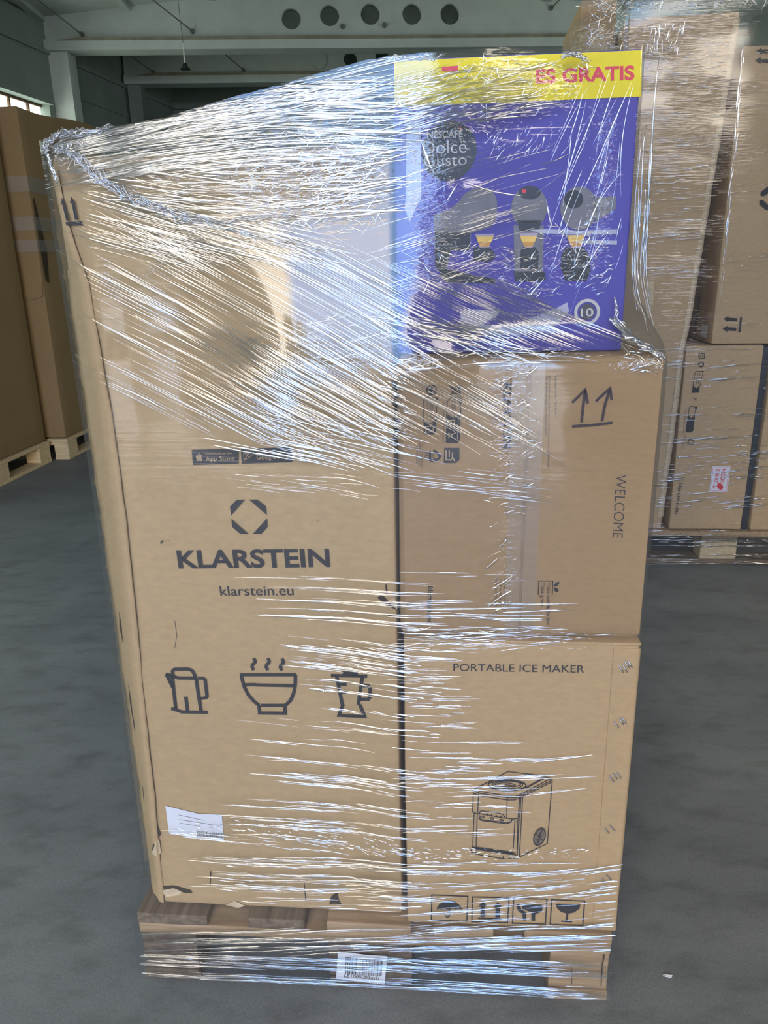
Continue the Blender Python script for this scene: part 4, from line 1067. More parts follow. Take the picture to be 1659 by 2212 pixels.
def film_v(u, z):
    hi = TV - 0.012 if u < 0.056 else lerp(TV - 0.012, DV - 0.0115, sm(0.056, 0.34, u))
    lo = lerp(TV - 0.014, CV - 0.008, sm(-0.05, 0.075, u))
    v = lerp(lo, hi, sm(1.075, 1.13, z))
    # the sheet is pulled from the violet box down to the front edge of the middle box: a taut slanting web
    w = sm(-0.24, -0.06, u) * (1 - sm(0.045, 0.20, u))
    web = lerp(TV - 0.010, -0.016, min(1, max(0, (1.30 - z) / 0.22))) if z > 1.08 else lerp(-0.016, lo, sm(0, 1, (1.08 - z) / 0.14))
    if 0.94 < z < 1.30: v = lerp(v, min(v, web), w)
    v = lerp(-0.0075, v, sm(0.125, 0.22, z))
    k_ = max(0.0, crease(z) - 0.005 - u)
    v += 0.85 * k_ * k_ / (k_ + 0.016) * sm(0.14, 0.2, z) - 0.0015 * sm(-0.30, -0.34, u) * sm(0.14, 0.2, z)
    e_ = max(0.0, u - (uR(z) - 0.0034)) / 0.0034
    v += 0.012 * min(1.2, e_) ** 2 * sm(0.13, 0.18, z)
    e_ = max(0.0, (uL(z) + 0.0022) - u) / 0.0022
    v += 0.022 * min(1.2, e_) ** 2 * sm(0.17, 0.22, z)
    s_ = 1 - 0.8 * sheen(u, z)
    n = noise.noise(Vector((u * 3.5, 1.7, z * 6))) * 0.0018 * s_
    n += noise.noise(Vector((u * 9 + z * 6, 5.7, z * 26))) * 0.0006 * s_
    return v + n * 0.8

film = thing('stretch_film', 'clear shiny stretch film wrapped around the front stack of boxes and its pallet', 'plastic film', M, (0, 0.3, 0.0))
bm = bmesh.new()
NU, NZ = 160, 200
g = []
for j in range(NZ + 1):
    t = j / NZ
    row = []
    for i in range(NU + 1):
        s = i / NU
        z = 0.010 + t * 1.4
        for _ in range(2):
            u = lerp(uL(z), uR(z), s if 0 < i < NU else s)
            zt_ = ztop(u) + 0.0012 * noise.noise(Vector((u * 60, 0, 2)))
            z = 0.010 + t * (zt_ - 0.010)
        row.append(bm.verts.new((u, film_v(u, z), z)))
    g.append(row)
for A, B in zip(g, g[1:]):
    for i in range(NU): bm.faces.new((A[i], A[i + 1], B[i + 1], B[i]))
# side and back sheets
for side in (0, 1):
    rows = []
    for j in range(0, NZ + 1, 4):
        p0 = g[j][-1 if side else 0]
        z = p0.co.z
        row = [p0]
        for k in range(1, 13):
            d = k / 12
            n = 0.002 * noise.noise(Vector((d * 4, z * 8, side * 9))) * min(1, d * 4)
            u = p0.co.x + (0.0004 if side else -0.0004) * min(1, d * 12) + (abs(n) if side else -abs(n)) * 0.2
            row.append(bm.verts.new((u, lerp(p0.co.y, 0.64 if z > 0.15 else 1.21, d), z)))
        rows.append(row)
    for A, B in zip(rows, rows[1:]):
        for k in range(12):
            bm.faces.new((A[k], A[k + 1], B[k + 1], B[k]) if side else (A[k], B[k], B[k + 1], A[k + 1]))
film_sheet = link('sheet', bm, 'film', film, smooth=True)
at2 = film_sheet.data.attributes.new('crumple', 'FLOAT', 'POINT')
for i_, v_ in enumerate(film_sheet.data.vertices): at2.data[i_].value = crum(v_.co.x, v_.co.z) if v_.co.y < -0.1 else 0.0
at = film_sheet.data.attributes.new('sheen', 'FLOAT', 'POINT')
for i_, v_ in enumerate(film_sheet.data.vertices): at.data[i_].value = sheen(v_.co.x, v_.co.z) if v_.co.y < -0.1 else 0.0

random.seed(21)
WR = bmesh.new()
def fold(u, z, ang, Ln, w, curl=0.0, h=0.7, surf=film_v, off=0.0010, target=None, segs=None):
    """a tapering pleat standing on the sheet"""
    target = target or WR
    n = segs or max(4, min(14, int(Ln / 0.012)))
    d = Vector((math.cos(ang), math.sin(ang)))
    ph = random.uniform(0, 9)
    prev = None
    mi = 1 if random.random() < 0.33 else 0
    main = surf is film_v
    for i in range(n + 1):
        t = i / n
        s = (t - 0.5) * Ln
        a = ang + curl * (t - 0.5)
        x = u + math.cos(a) * s; y = z + math.sin(a) * s
        wob = 0.00025 * math.sin(ph + t * 5)
        nx, ny = -math.sin(a), math.cos(a)
        x += nx * wob; y += ny * wob
        if main and not (uL(y) + 0.001 < x < uR(y) - 0.001 and 0.012 < y < ztop(x) - 0.002):
            prev = None; continue
        ww = w * (math.sin(PI * min(max(t, 0.0), 1.0)) ** 0.55 + 0.02) * (0.8 + 0.35 * math.sin(ph * 3 + t * 11))
        v = surf(x, y) - off
        tri = [target.verts.new((x - nx * ww, v, y - ny * ww)), target.verts.new((x, v - ww * h, y)), target.verts.new((x + nx * ww, v, y + ny * ww))]
        if prev:
            for k in range(2): target.faces.new((prev[k], tri[k], tri[k + 1], prev[k + 1])).material_index = mi
        prev = tri

def zone(q, d0, d1, n, L0, L1, w0, w1, bands=0, jit=0.05, curl=0.1, spread=0.10, surf=film_v, target=None, h=0.7):
    """pleats over the patch q (tl, tr, br, bl); direction runs from d0 at the left to d1 at the right"""
    tl, tr, br, bl = (Vector(p) for p in q)
    bs = [random.random() for _ in range(bands)] if bands else None
    a0 = math.atan2(d0[1][1] - d0[0][1], d0[1][0] - d0[0][0]); a1 = math.atan2(d1[1][1] - d1[0][1], d1[1][0] - d1[0][0])
    for _ in range(n):
        a = random.random()
        b = random.random() if not bs else min(1, max(0, random.choice(bs) + random.gauss(0, spread * 0.12)))
        p = tl.lerp(tr, a).lerp(bl.lerp(br, a), b)
        ang = lerp(a0, a1, a) + random.gauss(0, jit)
        Ln = random.uniform(L0, L1) * random.choice((0.5, 0.8, 1.0, 1.0))
        fold(p.x, p.y, ang, Ln, random.uniform(w0, w1) * random.choice((0.6, 0.8, 1, 1.35)), random.gauss(0, curl), h, surf, target=target)

def crumple(q, n, L0, L1, w0, w1, surf=film_v, target=None, curl=0.3, ang=0.1, jit=0.55):
    tl, tr, br, bl = (Vector(p) for p in q)
    for _ in range(n):
        a, b = random.random(), random.random()
        p = tl.lerp(tr, a).lerp(bl.lerp(br, a), b)
        an = random.uniform(0, PI) if ang is None else random.gauss(ang, jit)
        fold(p.x, p.y, an, random.uniform(L0, L1), random.uniform(w0, w1), random.gauss(0, curl), 0.8, surf, target=target)

W1, W2, W3 = 0.0005, 0.0012, 0.0021
# fan from the upper left corner, up to the violet box
zone([(-0.3554,1.3599),(0.0584,1.4286),(0.0566,1.3338),(-0.32,1.3135)], [(-0.3446,1.3517),(-0.1934,1.3769)], [(-0.3446,1.3517),(-0.2379,1.3457)], 420, 0.04, 0.20, W1, W3, jit=0.035, curl=0.04)
zone([(-0.3072,1.3185),(0.0569,1.3492),(0.0553,1.2655),(-0.2488,1.2512)], [(-0.3184,1.3242),(-0.1424,1.2923)], [(-0.1424,1.2923),(0.0563,1.3183)], 280, 0.03, 0.15, W1, W3, jit=0.08, curl=0.06)
zone([(-0.2964,1.2856),(-0.062,1.2576),(-0.0286,1.2125),(-0.3022,1.2185)], [(-0.2987,1.2912),(-0.064,1.2217)], [(-0.2987,1.2912),(-0.0635,1.2301)], 130, 0.06, 0.22, W1, W3, jit=0.03, curl=0.03)
crumple([(-0.1488,1.3559),(0.052,1.3847),(0.049,1.2439),(-0.135,1.2373)], 330, 0.008, 0.03, W1, W2)
crumple([(-0.069,1.3378),(0.0518,1.3747),(0.0502,1.2976),(-0.049,1.279)], 160, 0.006, 0.02, W1, W2)
zone([(-0.3668,1.364),(0.0586,1.4392),(0.0606,1.3992),(-0.3462,1.3411)], [(-0.3674,1.3603),(-0.1508,1.3993)], [(-0.1914,1.3957),(0.0586,1.4382)], 170, 0.05, 0.22, W1 * 0.7, W2, jit=0.02, curl=0.03)
# slanting stretch lines over the tall carton
zone([(-0.3023,1.2413),(0.066,1.2105),(0.0639,1.0711),(-0.3113,1.1001)], [(-0.3022,1.2185),(-0.0954,1.1063)], [(-0.2145,1.1705),(-0.035,1.0722)], 130, 0.09, 0.30, W1, W2, bands=30, jit=0.018, curl=0.015)
zone([(-0.3083,1.1722),(-0.035,1.0722),(-0.0395,0.9715),(-0.3161,1.0118)], [(-0.3083,1.1722),(-0.0981,1.0637)], [(-0.2218,1.0989),(-0.0381,1.0036)], 110, 0.07, 0.24, W1, W2, bands=24, jit=0.018, curl=0.015)
zone([(-0.146,1.0979),(0.0661,1.1364),(0.0639,0.9903),(-0.1271,1.0106)], [(-0.1183,1.1335),(0.0632,1.0281)], [(-0.1183,1.1335),(0.0631,1.0218)], 150, 0.07, 0.22, W1, W3, bands=24, jit=0.02, curl=0.015)
zone([(-0.2685,1.2405),(-0.1102,1.2478),(-0.1126,1.2144),(-0.2616,1.1947)], [(-0.273,1.2036),(-0.1583,1.2462)], [(-0.273,1.2036),(-0.1583,1.2462)], 40, 0.03, 0.09, W1, W2, jit=0.06)
zone([(-0.2091,1.0987),(0.0653,1.1653),(0.0642,1.0951),(-0.176,1.0426)], [(-0.2051,1.0741),(0.0649,1.1364)], [(-0.2051,1.0741),(0.0649,1.1364)], 110, 0.02, 0.08, W1 * 0.8, W1 * 1.4, jit=0.05)
zone([(-0.1262,1.0233),(0.0692,1.0093),(0.0682,0.9386),(-0.0796,0.9455)], [(-0.1685,0.9785),(0.0615,0.9189)], [(-0.1685,0.9785),(0.0615,0.9189)], 60, 0.05, 0.16, W1, W2, jit=0.04, curl=0.04)
zone([(-0.1887,0.9721),(-0.0397,0.9683),(-0.0407,0.9454),(-0.158,0.9456)], [(-0.189,0.9688),(-0.0025,0.9321)], [(-0.189,0.9688),(-0.0025,0.9321)], 7, 0.08, 0.16, W2, W3, jit=0.02, curl=0.03)
zone([(-0.1657,0.9323),(0.0616,0.9255),(0.0611,0.8921),(-0.1347,0.9053)], [(-0.1663,0.9256),(0.0613,0.9042)], [(-0.1663,0.9256),(0.0613,0.9042)], 24, 0.04, 0.12, W1, W1 * 1.5, jit=0.04)
zone([(-0.0878,1.2251),(0.067,1.1993),(0.0654,1.0951),(-0.0697,1.1209)], [(-0.1126,1.2144),(0.0646,1.1218)], [(-0.1126,1.2144),(0.0645,1.1159)], 60, 0.08, 0.24, W1, W2, bands=20, jit=0.015, curl=0.01)
# level lines below the lettering
zone([(-0.1713,0.7785),(0.066,0.7767),(0.0656,0.7485),(-0.0769,0.7489)], [(-0.1857,0.7711),(0.0592,0.7651)], [(-0.1857,0.7711),(0.0592,0.7651)], 26, 0.06, 0.22, W1 * 0.7, W1 * 1.2, bands=4, jit=0.012, curl=0.02)
zone([(-0.0772,0.743),(0.0723,0.7435),(0.0718,0.7006),(-0.1071,0.7052)], [(-0.1857,0.7711),(0.0592,0.7651)], [(-0.1857,0.7711),(0.0592,0.7651)], 55, 0.05, 0.19, W1, W2, bands=6, jit=0.012, curl=0.02)
zone([(-0.0944,0.6826),(0.0784,0.6819),(0.077,0.5366),(-0.0589,0.5409)], [(-0.123,0.6744),(0.0644,0.6588)], [(-0.123,0.6744),(0.0644,0.6588)], 95, 0.04, 0.15, W1, W3, bands=16, jit=0.02, curl=0.03)
zone([(-0.1604,0.5462),(0.0841,0.5368),(0.083,0.4017),(-0.1247,0.4112)], [(-0.1615,0.5297),(0.0625,0.5115)], [(-0.1615,0.5297),(0.0626,0.5198)], 90, 0.04, 0.14, W1, W2, bands=12, jit=0.02, curl=0.03)
zone([(-0.2159,0.4078),(0.0757,0.4058),(0.0749,0.3212),(-0.207,0.3269)], [(-0.2188,0.3719),(0.0604,0.3611)], [(-0.2188,0.3719),(0.0604,0.3611)], 80, 0.04, 0.16, W1, W2, bands=9, jit=0.02, curl=0.03)
crumple([(-0.2367,0.3439),(0.0599,0.3205),(0.0594,0.2837),(-0.3418,0.3116)], 150, 0.006, 0.022, W1, W2)
zone([(-0.3492,0.316),(0.0672,0.3071),(0.067,0.2841),(-0.2415,0.2881)], [(-0.2391,0.3162),(0.0596,0.2976)], [(-0.2391,0.3162),(0.0596,0.2976)], 40, 0.03, 0.12, W1, W2, jit=0.06)
zone([(-0.275,0.2676),(0.0821,0.2848),(0.081,0.151),(-0.2606,0.1612)], [(-0.2768,0.2484),(0.0588,0.2415)], [(-0.2795,0.2193),(0.059,0.2557)], 170, 0.05, 0.17, W1, W3, bands=22, jit=0.03, curl=0.03)
# over the pallet
zone([(-0.3805,0.1138),(0.386,0.1687),(0.397,0.1157),(-0.3106,0.0663)], [(-0.3854,0.0721),(0.0573,0.1247)], [(0.0573,0.1247),(0.3941,0.1595)], 150, 0.06, 0.28, W1, W3, bands=14, jit=0.02, curl=0.03)
zone([(-0.3932,0.0769),(0.3898,0.1103),(0.4079,0.0101),(-0.4027,-0.0035)], [(-0.3866,0.0616),(0.0644,0.0643)], [(0.0644,0.0643),(0.4006,0.0609)], 240, 0.07, 0.30, W1, W3, bands=24, jit=0.012, curl=0.02)
zone([(-0.3915,0.0188),(0.403,0.0253),(0.4041,0.0078),(-0.3938,-0.0007)], [(-0.3922,0.0134),(0.4035,0.0181)], [(-0.3922,0.0134),(0.4035,0.0181)], 90, 0.03, 0.15, W1, W2, jit=0.012, curl=0.02)
# ice maker carton
zone([(0.0679,0.6627),(0.1125,0.6597),(0.1913,0.4573),(0.0685,0.4186)], [(0.0709,0.6242),(0.2222,0.6198)], [(0.0709,0.6242),(0.222,0.6275)], 80, 0.02, 0.10, W1, W2, bands=22, jit=0.03, curl=0.04)
zone([(0.1266,0.5135),(0.3227,0.5114),(0.2997,0.4102),(0.1562,0.3871)], [(0.1267,0.4803),(0.324,0.4869)], [(0.1268,0.455),(0.2964,0.4818)], 34, 0.05, 0.14, W1, W2, bands=9, jit=0.03, curl=0.05)
zone([(0.0653,0.4528),(0.2344,0.4419),(0.2229,0.3368),(0.0676,0.3389)], [(0.0685,0.4186),(0.2275,0.4331)], [(0.0685,0.4186),(0.2275,0.4331)], 40, 0.03, 0.10, W1, W2, bands=10, jit=0.02)
crumple([(0.0672,0.3071),(0.3618,0.3208),(0.3632,0.2983),(0.067,0.2841)], 110, 0.004, 0.015, W1, W2, ang=0.0, jit=0.3)
zone([(0.067,0.2841),(0.305,0.2955),(0.308,0.231),(0.0661,0.2085)], [(0.0666,0.2561),(0.2768,0.2666)], [(0.0666,0.2561),(0.2768,0.2666)], 60, 0.03, 0.10, W1, W2, bands=10, jit=0.03)
zone([(0.2323,0.2644),(0.4002,0.2865),(0.4053,0.1602),(0.0653,0.1401)], [(0.0813,0.1804),(0.3091,0.2074)], [(0.2186,0.2168),(0.3803,0.258)], 95, 0.04, 0.12, W1, W2, bands=18, jit=0.03, curl=0.04)
zone([(0.0661,0.2085),(0.2337,0.2176),(0.236,0.1355),(0.0651,0.1202)], [(0.0655,0.155),(0.2348,0.1793)], [(0.0655,0.155),(0.2348,0.1793)], 36, 0.05, 0.13, W1, W2, jit=0.03)
# middle box
zone([(0.067,1.0771),(0.1491,1.0701),(0.2491,0.9704),(0.0689,0.9903)], [(0.07,1.071),(0.2117,0.9895)], [(0.1495,1.0335),(0.2426,0.9799)], 56, 0.05, 0.16, W1, W3, bands=22, jit=0.02, curl=0.03)
zone([(0.1491,1.0701),(0.246,1.0509),(0.2484,0.9893),(0.1496,1.0212)], [(0.1493,1.058),(0.2417,1.005)], [(0.1493,1.058),(0.2417,1.005)], 22, 0.05, 0.11, W1, W2, bands=9, jit=0.02, curl=0.03)
zone([(0.0362,1.0714),(0.0762,1.077),(0.0875,0.971),(0.0434,0.9712)], [(0.0352,1.0283),(0.0754,1.0061)], [(0.0352,1.0283),(0.0754,1.0061)], 60, 0.015, 0.05, W2, W3, jit=0.1)
crumple([(0.1972,1.0755),(0.2453,1.069),(0.2472,0.859),(0.183,0.879)], 90, 0.006, 0.025, W1, W2)
zone([(0.1883,0.932),(0.2258,0.9319),(0.2194,0.7178),(0.1862,0.7172)], [(0.1891,0.8924),(0.2197,0.9254)], [(0.1891,0.8924),(0.2197,0.9254)], 26, 0.015, 0.05, W1, W3, jit=0.15, curl=0.6)
zone([(0.0683,0.9452),(0.2506,0.9319),(0.2522,0.8925),(0.0678,0.9056)], [(0.0681,0.9321),(0.2514,0.9123)], [(0.0681,0.9321),(0.2514,0.9123)], 24, 0.05, 0.18, W1, W1 * 1.5, jit=0.02)
zone([(0.0662,0.7882),(0.2759,0.7832),(0.2801,0.6892),(0.0648,0.6892)], [(0.0659,0.7652),(0.2702,0.7655)], [(0.0657,0.7558),(0.2703,0.7633)], 34, 0.04, 0.16, W1, W2, bands=13, jit=0.02, curl=0.03)
zone([(0.0649,0.6967),(0.2793,0.7077),(0.393,0.6727),(0.0644,0.6588)], [(0.0648,0.6839),(0.2335,0.6914)], [(0.2206,0.677),(0.4061,0.673)], 90, 0.02, 0.10, W1, W2, jit=0.06, curl=0.3)
zone([(0.0672,1.0891),(0.2263,1.0989),(0.3856,1.0821),(0.0761,1.0709)], [(0.0639,1.0711),(0.2089,1.0873)], [(0.2088,1.0903),(0.3854,1.085)], 70, 0.03, 0.10, W1, W2, jit=0.12, curl=0.3)
crumple([(0.3492,1.103),(0.4023,1.0907),(0.4019,1.0613),(0.3693,1.0676)], 50, 0.006, 0.022, W1, W2)
# violet box
zone([(0.0692,1.4233),(0.2259,1.4269),(0.2439,1.3779),(0.0682,1.3539)], [(0.0686,1.3841),(0.242,1.4215)], [(0.0908,1.3783),(0.2323,1.3979)], 170, 0.03, 0.12, W1, W3, jit=0.09)
crumple([(0.1453,1.4348),(0.2995,1.4335),(0.2814,1.3815),(0.1184,1.3674)], 150, 0.006, 0.025, W1, W2)
zone([(0.0675,1.3076),(0.218,1.344),(0.2513,1.2064),(0.0713,1.1652)], [(0.0722,1.2324),(0.2313,1.282)], [(0.0895,1.221),(0.2597,1.2707)], 100, 0.04, 0.16, W1, W1 * 1.6, bands=26, jit=0.06, curl=0.06)
zone([(0.1738,1.3555),(0.277,1.362),(0.2735,1.3271),(0.1744,1.3251)], [(0.202,1.3293),(0.2177,1.354)], [(0.202,1.3293),(0.2177,1.354)], 50, 0.006, 0.02, W1, W2, jit=0.3)
zone([(0.2709,1.377),(0.3447,1.3889),(0.3622,1.1598),(0.2627,1.2061)], [(0.2786,1.2275),(0.3208,1.3506)], [(0.3194,1.2049),(0.3435,1.3695)], 36, 0.03, 0.15, W1 * 0.8, W1 * 1.6, jit=0.12, curl=0.1)
crumple([(0.2494,1.2497),(0.3385,1.2528),(0.3451,1.1601),(0.23,1.1623)], 120, 0.005, 0.022, W1, W2)
crumple([(0.0896,1.232),(0.2508,1.2173),(0.2532,1.1618),(0.0772,1.1651)], 120, 0.005, 0.022, W1, W2)
zone([(0.0716,1.1936),(0.2062,1.1796),(0.3426,1.1147),(0.0765,1.1069)], [(0.0774,1.1822),(0.2201,1.1078)], [(0.148,1.1751),(0.3376,1.1032)], 150, 0.06, 0.22, W1, W2, bands=36, jit=0.02, curl=0.02)
zone([(0.0709,1.1363),(0.1841,1.1287),(0.2382,1.0987),(0.0764,1.095)], [(0.0768,1.1304),(0.2084,1.1021)], [(0.0768,1.1304),(0.2084,1.1021)], 50, 0.05, 0.13, W2, W3, jit=0.04)
for q in ([(0.0933,1.348),(0.11,1.3105)], [(0.1271,1.2769),(0.1411,1.2976)], [(0.2511,1.2762),(0.2609,1.2441)], [(0.1128,1.2205),(0.1477,1.2087)], [(0.2358,1.1622),(0.2551,1.1842)], [(0.1496,1.2958),(0.2258,1.2795)], [(0.2411,1.3153),(0.2814,1.3309)], [(0.2369,1.2818),(0.2796,1.3142)]):
    A, B = Vector(q[0]), Vector(q[1]); c = (A + B) / 2
    fold(c.x, c.y, math.atan2(B.y - A.y, B.x - A.x), (B - A).length, 0.0016, 0.15, 0.5)
crumple([(-0.3725,1.3658),(-0.3184,1.3666),(-0.335,1.3354),(-0.375,1.3313)], 60, 0.006, 0.022, W1, W2, curl=0.8)
o = link('pleats', WR, ('fold', 'faint'), film, smooth=True); o['kind'] = 'stuff'

# bunched film: gathered corner at the upper left, gathered edge, loose tails
RP = bmesh.new()
def strand(pts, r, wig, n=26, surf=None, v0=0.0):
    P = [Vector(p) for p in pts]
    out = []
    ph = random.uniform(0, 50)
    L_ = len(P) - 1
    for i in range(n + 1):
        t = i / n * L_; k = min(int(t), L_ - 1); p = P[k].lerp(P[k + 1], t - k)
        w = Vector((noise.noise(Vector((ph, i * 0.45, 0))), noise.noise(Vector((ph, i * 0.45, 9))), noise.noise(Vector((ph, i * 0.45, 19))))) * wig
        x, y = p.x + w.x, p.y + w.y
        out.append((x, (surf(x, y) if surf else 0) + v0 - abs(w.z) * 0.7, y))
    tube(RP, out, lambda t: r * (0.35 + math.sin(PI * min(1, max(0, t))) ** 0.5 * 0.8), 5, 0.25)
for k in range(12):
    strand([(-0.3672,1.3535),(-0.3442,1.3464),(-0.3111,1.3122),(-0.263,1.2858),(-0.193,1.262),(-0.0616,1.2642)], random.uniform(0.0005, 0.0013), 0.010, 40, film_v, -0.002)
for k in range(5):
    strand([(-0.339,1.3489),(-0.2964,1.3085),(-0.245,1.2843),(-0.1343,1.2456),(-0.0281,1.2237)], random.uniform(0.0004, 0.0010), 0.010, 40, film_v, -0.002)
for k in range(6):
    strand([(0.3414,1.1319),(0.3614,1.1098),(0.3845,1.0956),(0.404,1.0836)], random.uniform(0.001, 0.0028), 0.007, 24, film_v, -0.006)
for k in range(3):
    strand([(0.3451,1.1601),(0.35,1.1318),(0.3755,1.0997),(0.4016,1.0848)], random.uniform(0.0006, 0.0014), 0.006, 24, film_v, -0.004)
for k in range(14):
    strand([(-0.3767,1.3474),(-0.3716,1.3605),(-0.354,1.3688),(-0.3271,1.3685),(-0.2878,1.3734)], random.uniform(0.0006, 0.0016), 0.010, 26, film_v, -0.004)
for k in range(7):
    strand([(-0.3753,1.3632),(-0.3755,1.3474),(-0.372,1.3312),(-0.3677,1.3122)], random.uniform(0.0008, 0.002), 0.005, 20, film_v, -0.003)
for k in range(6):
    strand([(0.2637,1.434),(0.2729,1.4393),(0.2846,1.4369),(0.2945,1.4299)], random.uniform(0.0005, 0.0014), 0.008, 16, film_v, -0.003)
for k in range(5):
    strand([(0.0365,1.4333),(0.0585,1.4373),(0.0912,1.4369),(0.1237,1.4376)], random.uniform(0.0006, 0.0016), 0.006, 24, film_v, 0.002)
o = link('gathered_edge', RP, 'rope', film, smooth=True); o['kind'] = 'stuff'
# long upright pleats of the sheet hanging off the right side of the violet box
random.seed(8)
SP = bmesh.new()
for k in range(16):
    u = random.uniform(0.366, 0.386)
    z0 = random.uniform(1.10, 1.20); l = random.uniform(0.06, 0.26)
    pts = [(u + 0.03 * max(0, (1.20 - z) / 0.11) ** 1.5 * (1 if z < 1.2 else 0) + 0.001 * math.sin(z * 40 + k), DV - 0.004 - random.uniform(0, 0.003), z) for z in [z0 + l * i / 10 for i in range(11)]]
    tube(SP, pts, lambda t: 0.0011 * math.sin(PI * (0.08 + 0.84 * t)), 5)
link('side_pleats', SP, 'fold', film, smooth=True)

# ================================================================ THE WRAPPED STACK AT THE RIGHT
r2 = R.m @ Vector((0.87, 0.4, 0))
R2 = Fr((r2.x, r2.y), R.yaw + PI / 2)
pallet(R2, (0, 0, 0), 'wooden pallet under the film-wrapped stack at the right edge', dict(
    deck=['wood_new', 'wood_new', 'wood_new', 'wood_old', 'wood_old'], str=['wood_old'] * 3, blk=['wood_pale', 'wood_new', 'wood_pale'], bot=['wood_old', 'wood_new', 'wood_old']))
RV = 0.02
RG = 'boxes of the wrapped stack at the right'
def carton(name, label, fr, lo, hi, mat, seed, group, r=0.006, amp=0.002, fn=None, n=(10, 6, 20)):
    t = thing(name, label, 'box', fr, ((lo[0] + hi[0]) / 2, (lo[1] + hi[1]) / 2, lo[2]), group)
    f0 = dent(seed, amp)
    link('body', rbox(lo, hi, r, n, (lambda c: fn(f0(c))) if fn else f0), mat, t, smooth=True)
    return t
def r1fn(c):
    if c.x > -0.1:
        k = (c.x + 0.1) / 0.24
        tgt = lerp(0.035, 0.054, sm(0.15, 0.80, c.z)) + (0.012 * (c.z - 0.90) / 0.05 if 0.90 < c.z < 0.95 else 0.012 if c.z >= 0.95 else 0) + (0.070 * (c.z - 0.95) / 1.07 if c.z > 0.95 else 0)
        c.x = -0.1 + k * (tgt + 0.1)
    return c
r1 = carton('cardboard_box', 'tall plain brown carton at the left of the rear wrapped stack', R, (-0.233, RV, 0.1475), (0.14, 0.60, 2.018), 'card_bg', 3, RG, fn=r1fn, n=(12, 6, 40))
# frayed edge of its folded board, pale and ribbed
bm = bmesh.new(); rows = []
for i in range(61):
    z = 0.20 + 1.80 * i / 60
    c = r1fn(Vector((0.14, RV, z))); n_ = 0.004 * noise.noise(Vector((z * 14, 2, 0)))
    rows.append([bm.verts.new(q) for q in ((c.x - 0.016 + n_, RV - 0.002, z), (c.x - 0.003 + n_, RV - 0.005, z), (c.x + 0.006 + n_, RV + 0.004, z), (c.x + 0.006 + n_, RV + 0.03, z))])
for A, B in zip(rows, rows[1:]):
    for j in range(3): bm.faces.new((A[j], A[j + 1], B[j + 1], B[j]))
link('frayed_edge', bm, 'card_edge', r1)
p = Pr(RV - 0.004)
p.poly([(-0.106,1.136),(-0.0771,1.1388),(-0.0732,1.0504),(-0.0862,0.9989),(-0.0981,1.0164)])
p.build('torn_paper', 'card_edge', r1)
carton('cardboard_box', 'brown carton top showing behind the upper left edge of the rear wrapped stack', R, (-0.375, 0.20, 0.1475), (-0.245, 0.72, 2.13), 'card_bg', 5, RG)
r2b = carton('cardboard_box', 'brown carton with sideways arrows and black emblem, cut by the right edge', R, (0.160, RV, 0.902), (0.80, 0.60, 1.915), 'card_bg', 7, RG, n=(16, 6, 24))
p = Pr(0.1545, 'u', -1)
p.text('klarstein.eu', [(0.2345,1.0737),(0.2473,0.9258),(0.1849,1.0735)], 0.0)
p.build('lettering', 'ink', r2b)
o = Pr(0.1545, 'u', -1).poly([(0.1429,0.9699),(0.0657,0.9697),(0.0667,0.922),(0.1443,0.9211)]).build('sticker', 'paper', r2b); o['label'] = 'small white sticker'
p = Pr(RV - 0.004)
def side_arrows(q):
    p.poly(q[0:7]); p.poly(q[7:14]); p.poly(q[14:18])
side_arrows([(0.194,0.9981),(0.2106,1.0067),(0.21,1.0014),(0.2437,0.9985),(0.2439,0.9867),(0.2096,0.9895),(0.2114,0.9836),(0.1939,0.9613),(0.2116,0.9717),(0.2122,0.9658),(0.2448,0.9629),(0.2444,0.9511),(0.2112,0.9539),(0.2131,0.9473),(0.2537,1.003),(0.2608,1.0017),(0.2614,0.9461),(0.2537,0.9468)])
side_arrows([(0.2033,1.8963),(0.2201,1.9062),(0.2197,1.9004),(0.2489,1.8992),(0.2494,1.8875),(0.22,1.8898),(0.2217,1.8843),(0.2036,1.8681),(0.2204,1.8781),(0.2211,1.8722),(0.2528,1.8689),(0.2527,1.8572),(0.2214,1.8614),(0.2232,1.8555),(0.2561,1.9047),(0.2625,1.9044),(0.2662,1.8507),(0.2598,1.851)])
p.poly([(0.2962,1.4604),(0.3045,1.4602),(0.3068,1.4425),(0.288,1.4286),(0.2755,1.4311),(0.2751,1.4429)]); p.poly([(0.2741,1.415),(0.2851,1.4157),(0.3133,1.3912),(0.3146,1.3803),(0.2994,1.3818),(0.2759,1.4004)])
p.build('printed_arrows', 'ink', r2b)
r3 = carton('cardboard_box', 'brown carton with red and white fragile sticker, lower part of the rear wrapped stack', R, (0.066, RV - 0.002, 0.1475), (0.356, 0.55, 0.8965), 'card_bg', 9, RG, n=(12, 6, 20))
RP_ = RV - 0.0055
p = Pr(RP_)
p.text('klarstein.eu', [(0.0882,0.3501),(0.0851,0.2156),(0.1047,0.3491)], 0.0)
q = [(0.114,0.8678),(0.1368,0.8675),(0.1365,0.848),(0.1182,0.8491)]; p.stroke(q, 0.003, True); p.stroke([(0.1213,0.8631),(0.1214,0.8528)], 0.002); p.stroke([(0.1291,0.863),(0.1292,0.8527)], 0.002)
p.ell(*[(0.1274,0.8257),(0.1365,0.8256),(0.1264,0.8351)], 16, fill=False, w=0.004)
p.stroke([(0.1383,0.7989),(0.1117,0.7991),(0.107,0.7912),(0.1042,0.7162)], 0.002); p.stroke([(0.1383,0.7989),(0.1312,0.7422)], 0.002)
p.poly([(0.1061,0.7448),(0.1183,0.7328),(0.131,0.7446),(0.1292,0.716),(0.1034,0.7153)])
p.poly([(0.1326,0.8013),(0.1391,0.8003),(0.1392,0.7947),(0.1332,0.7957)])
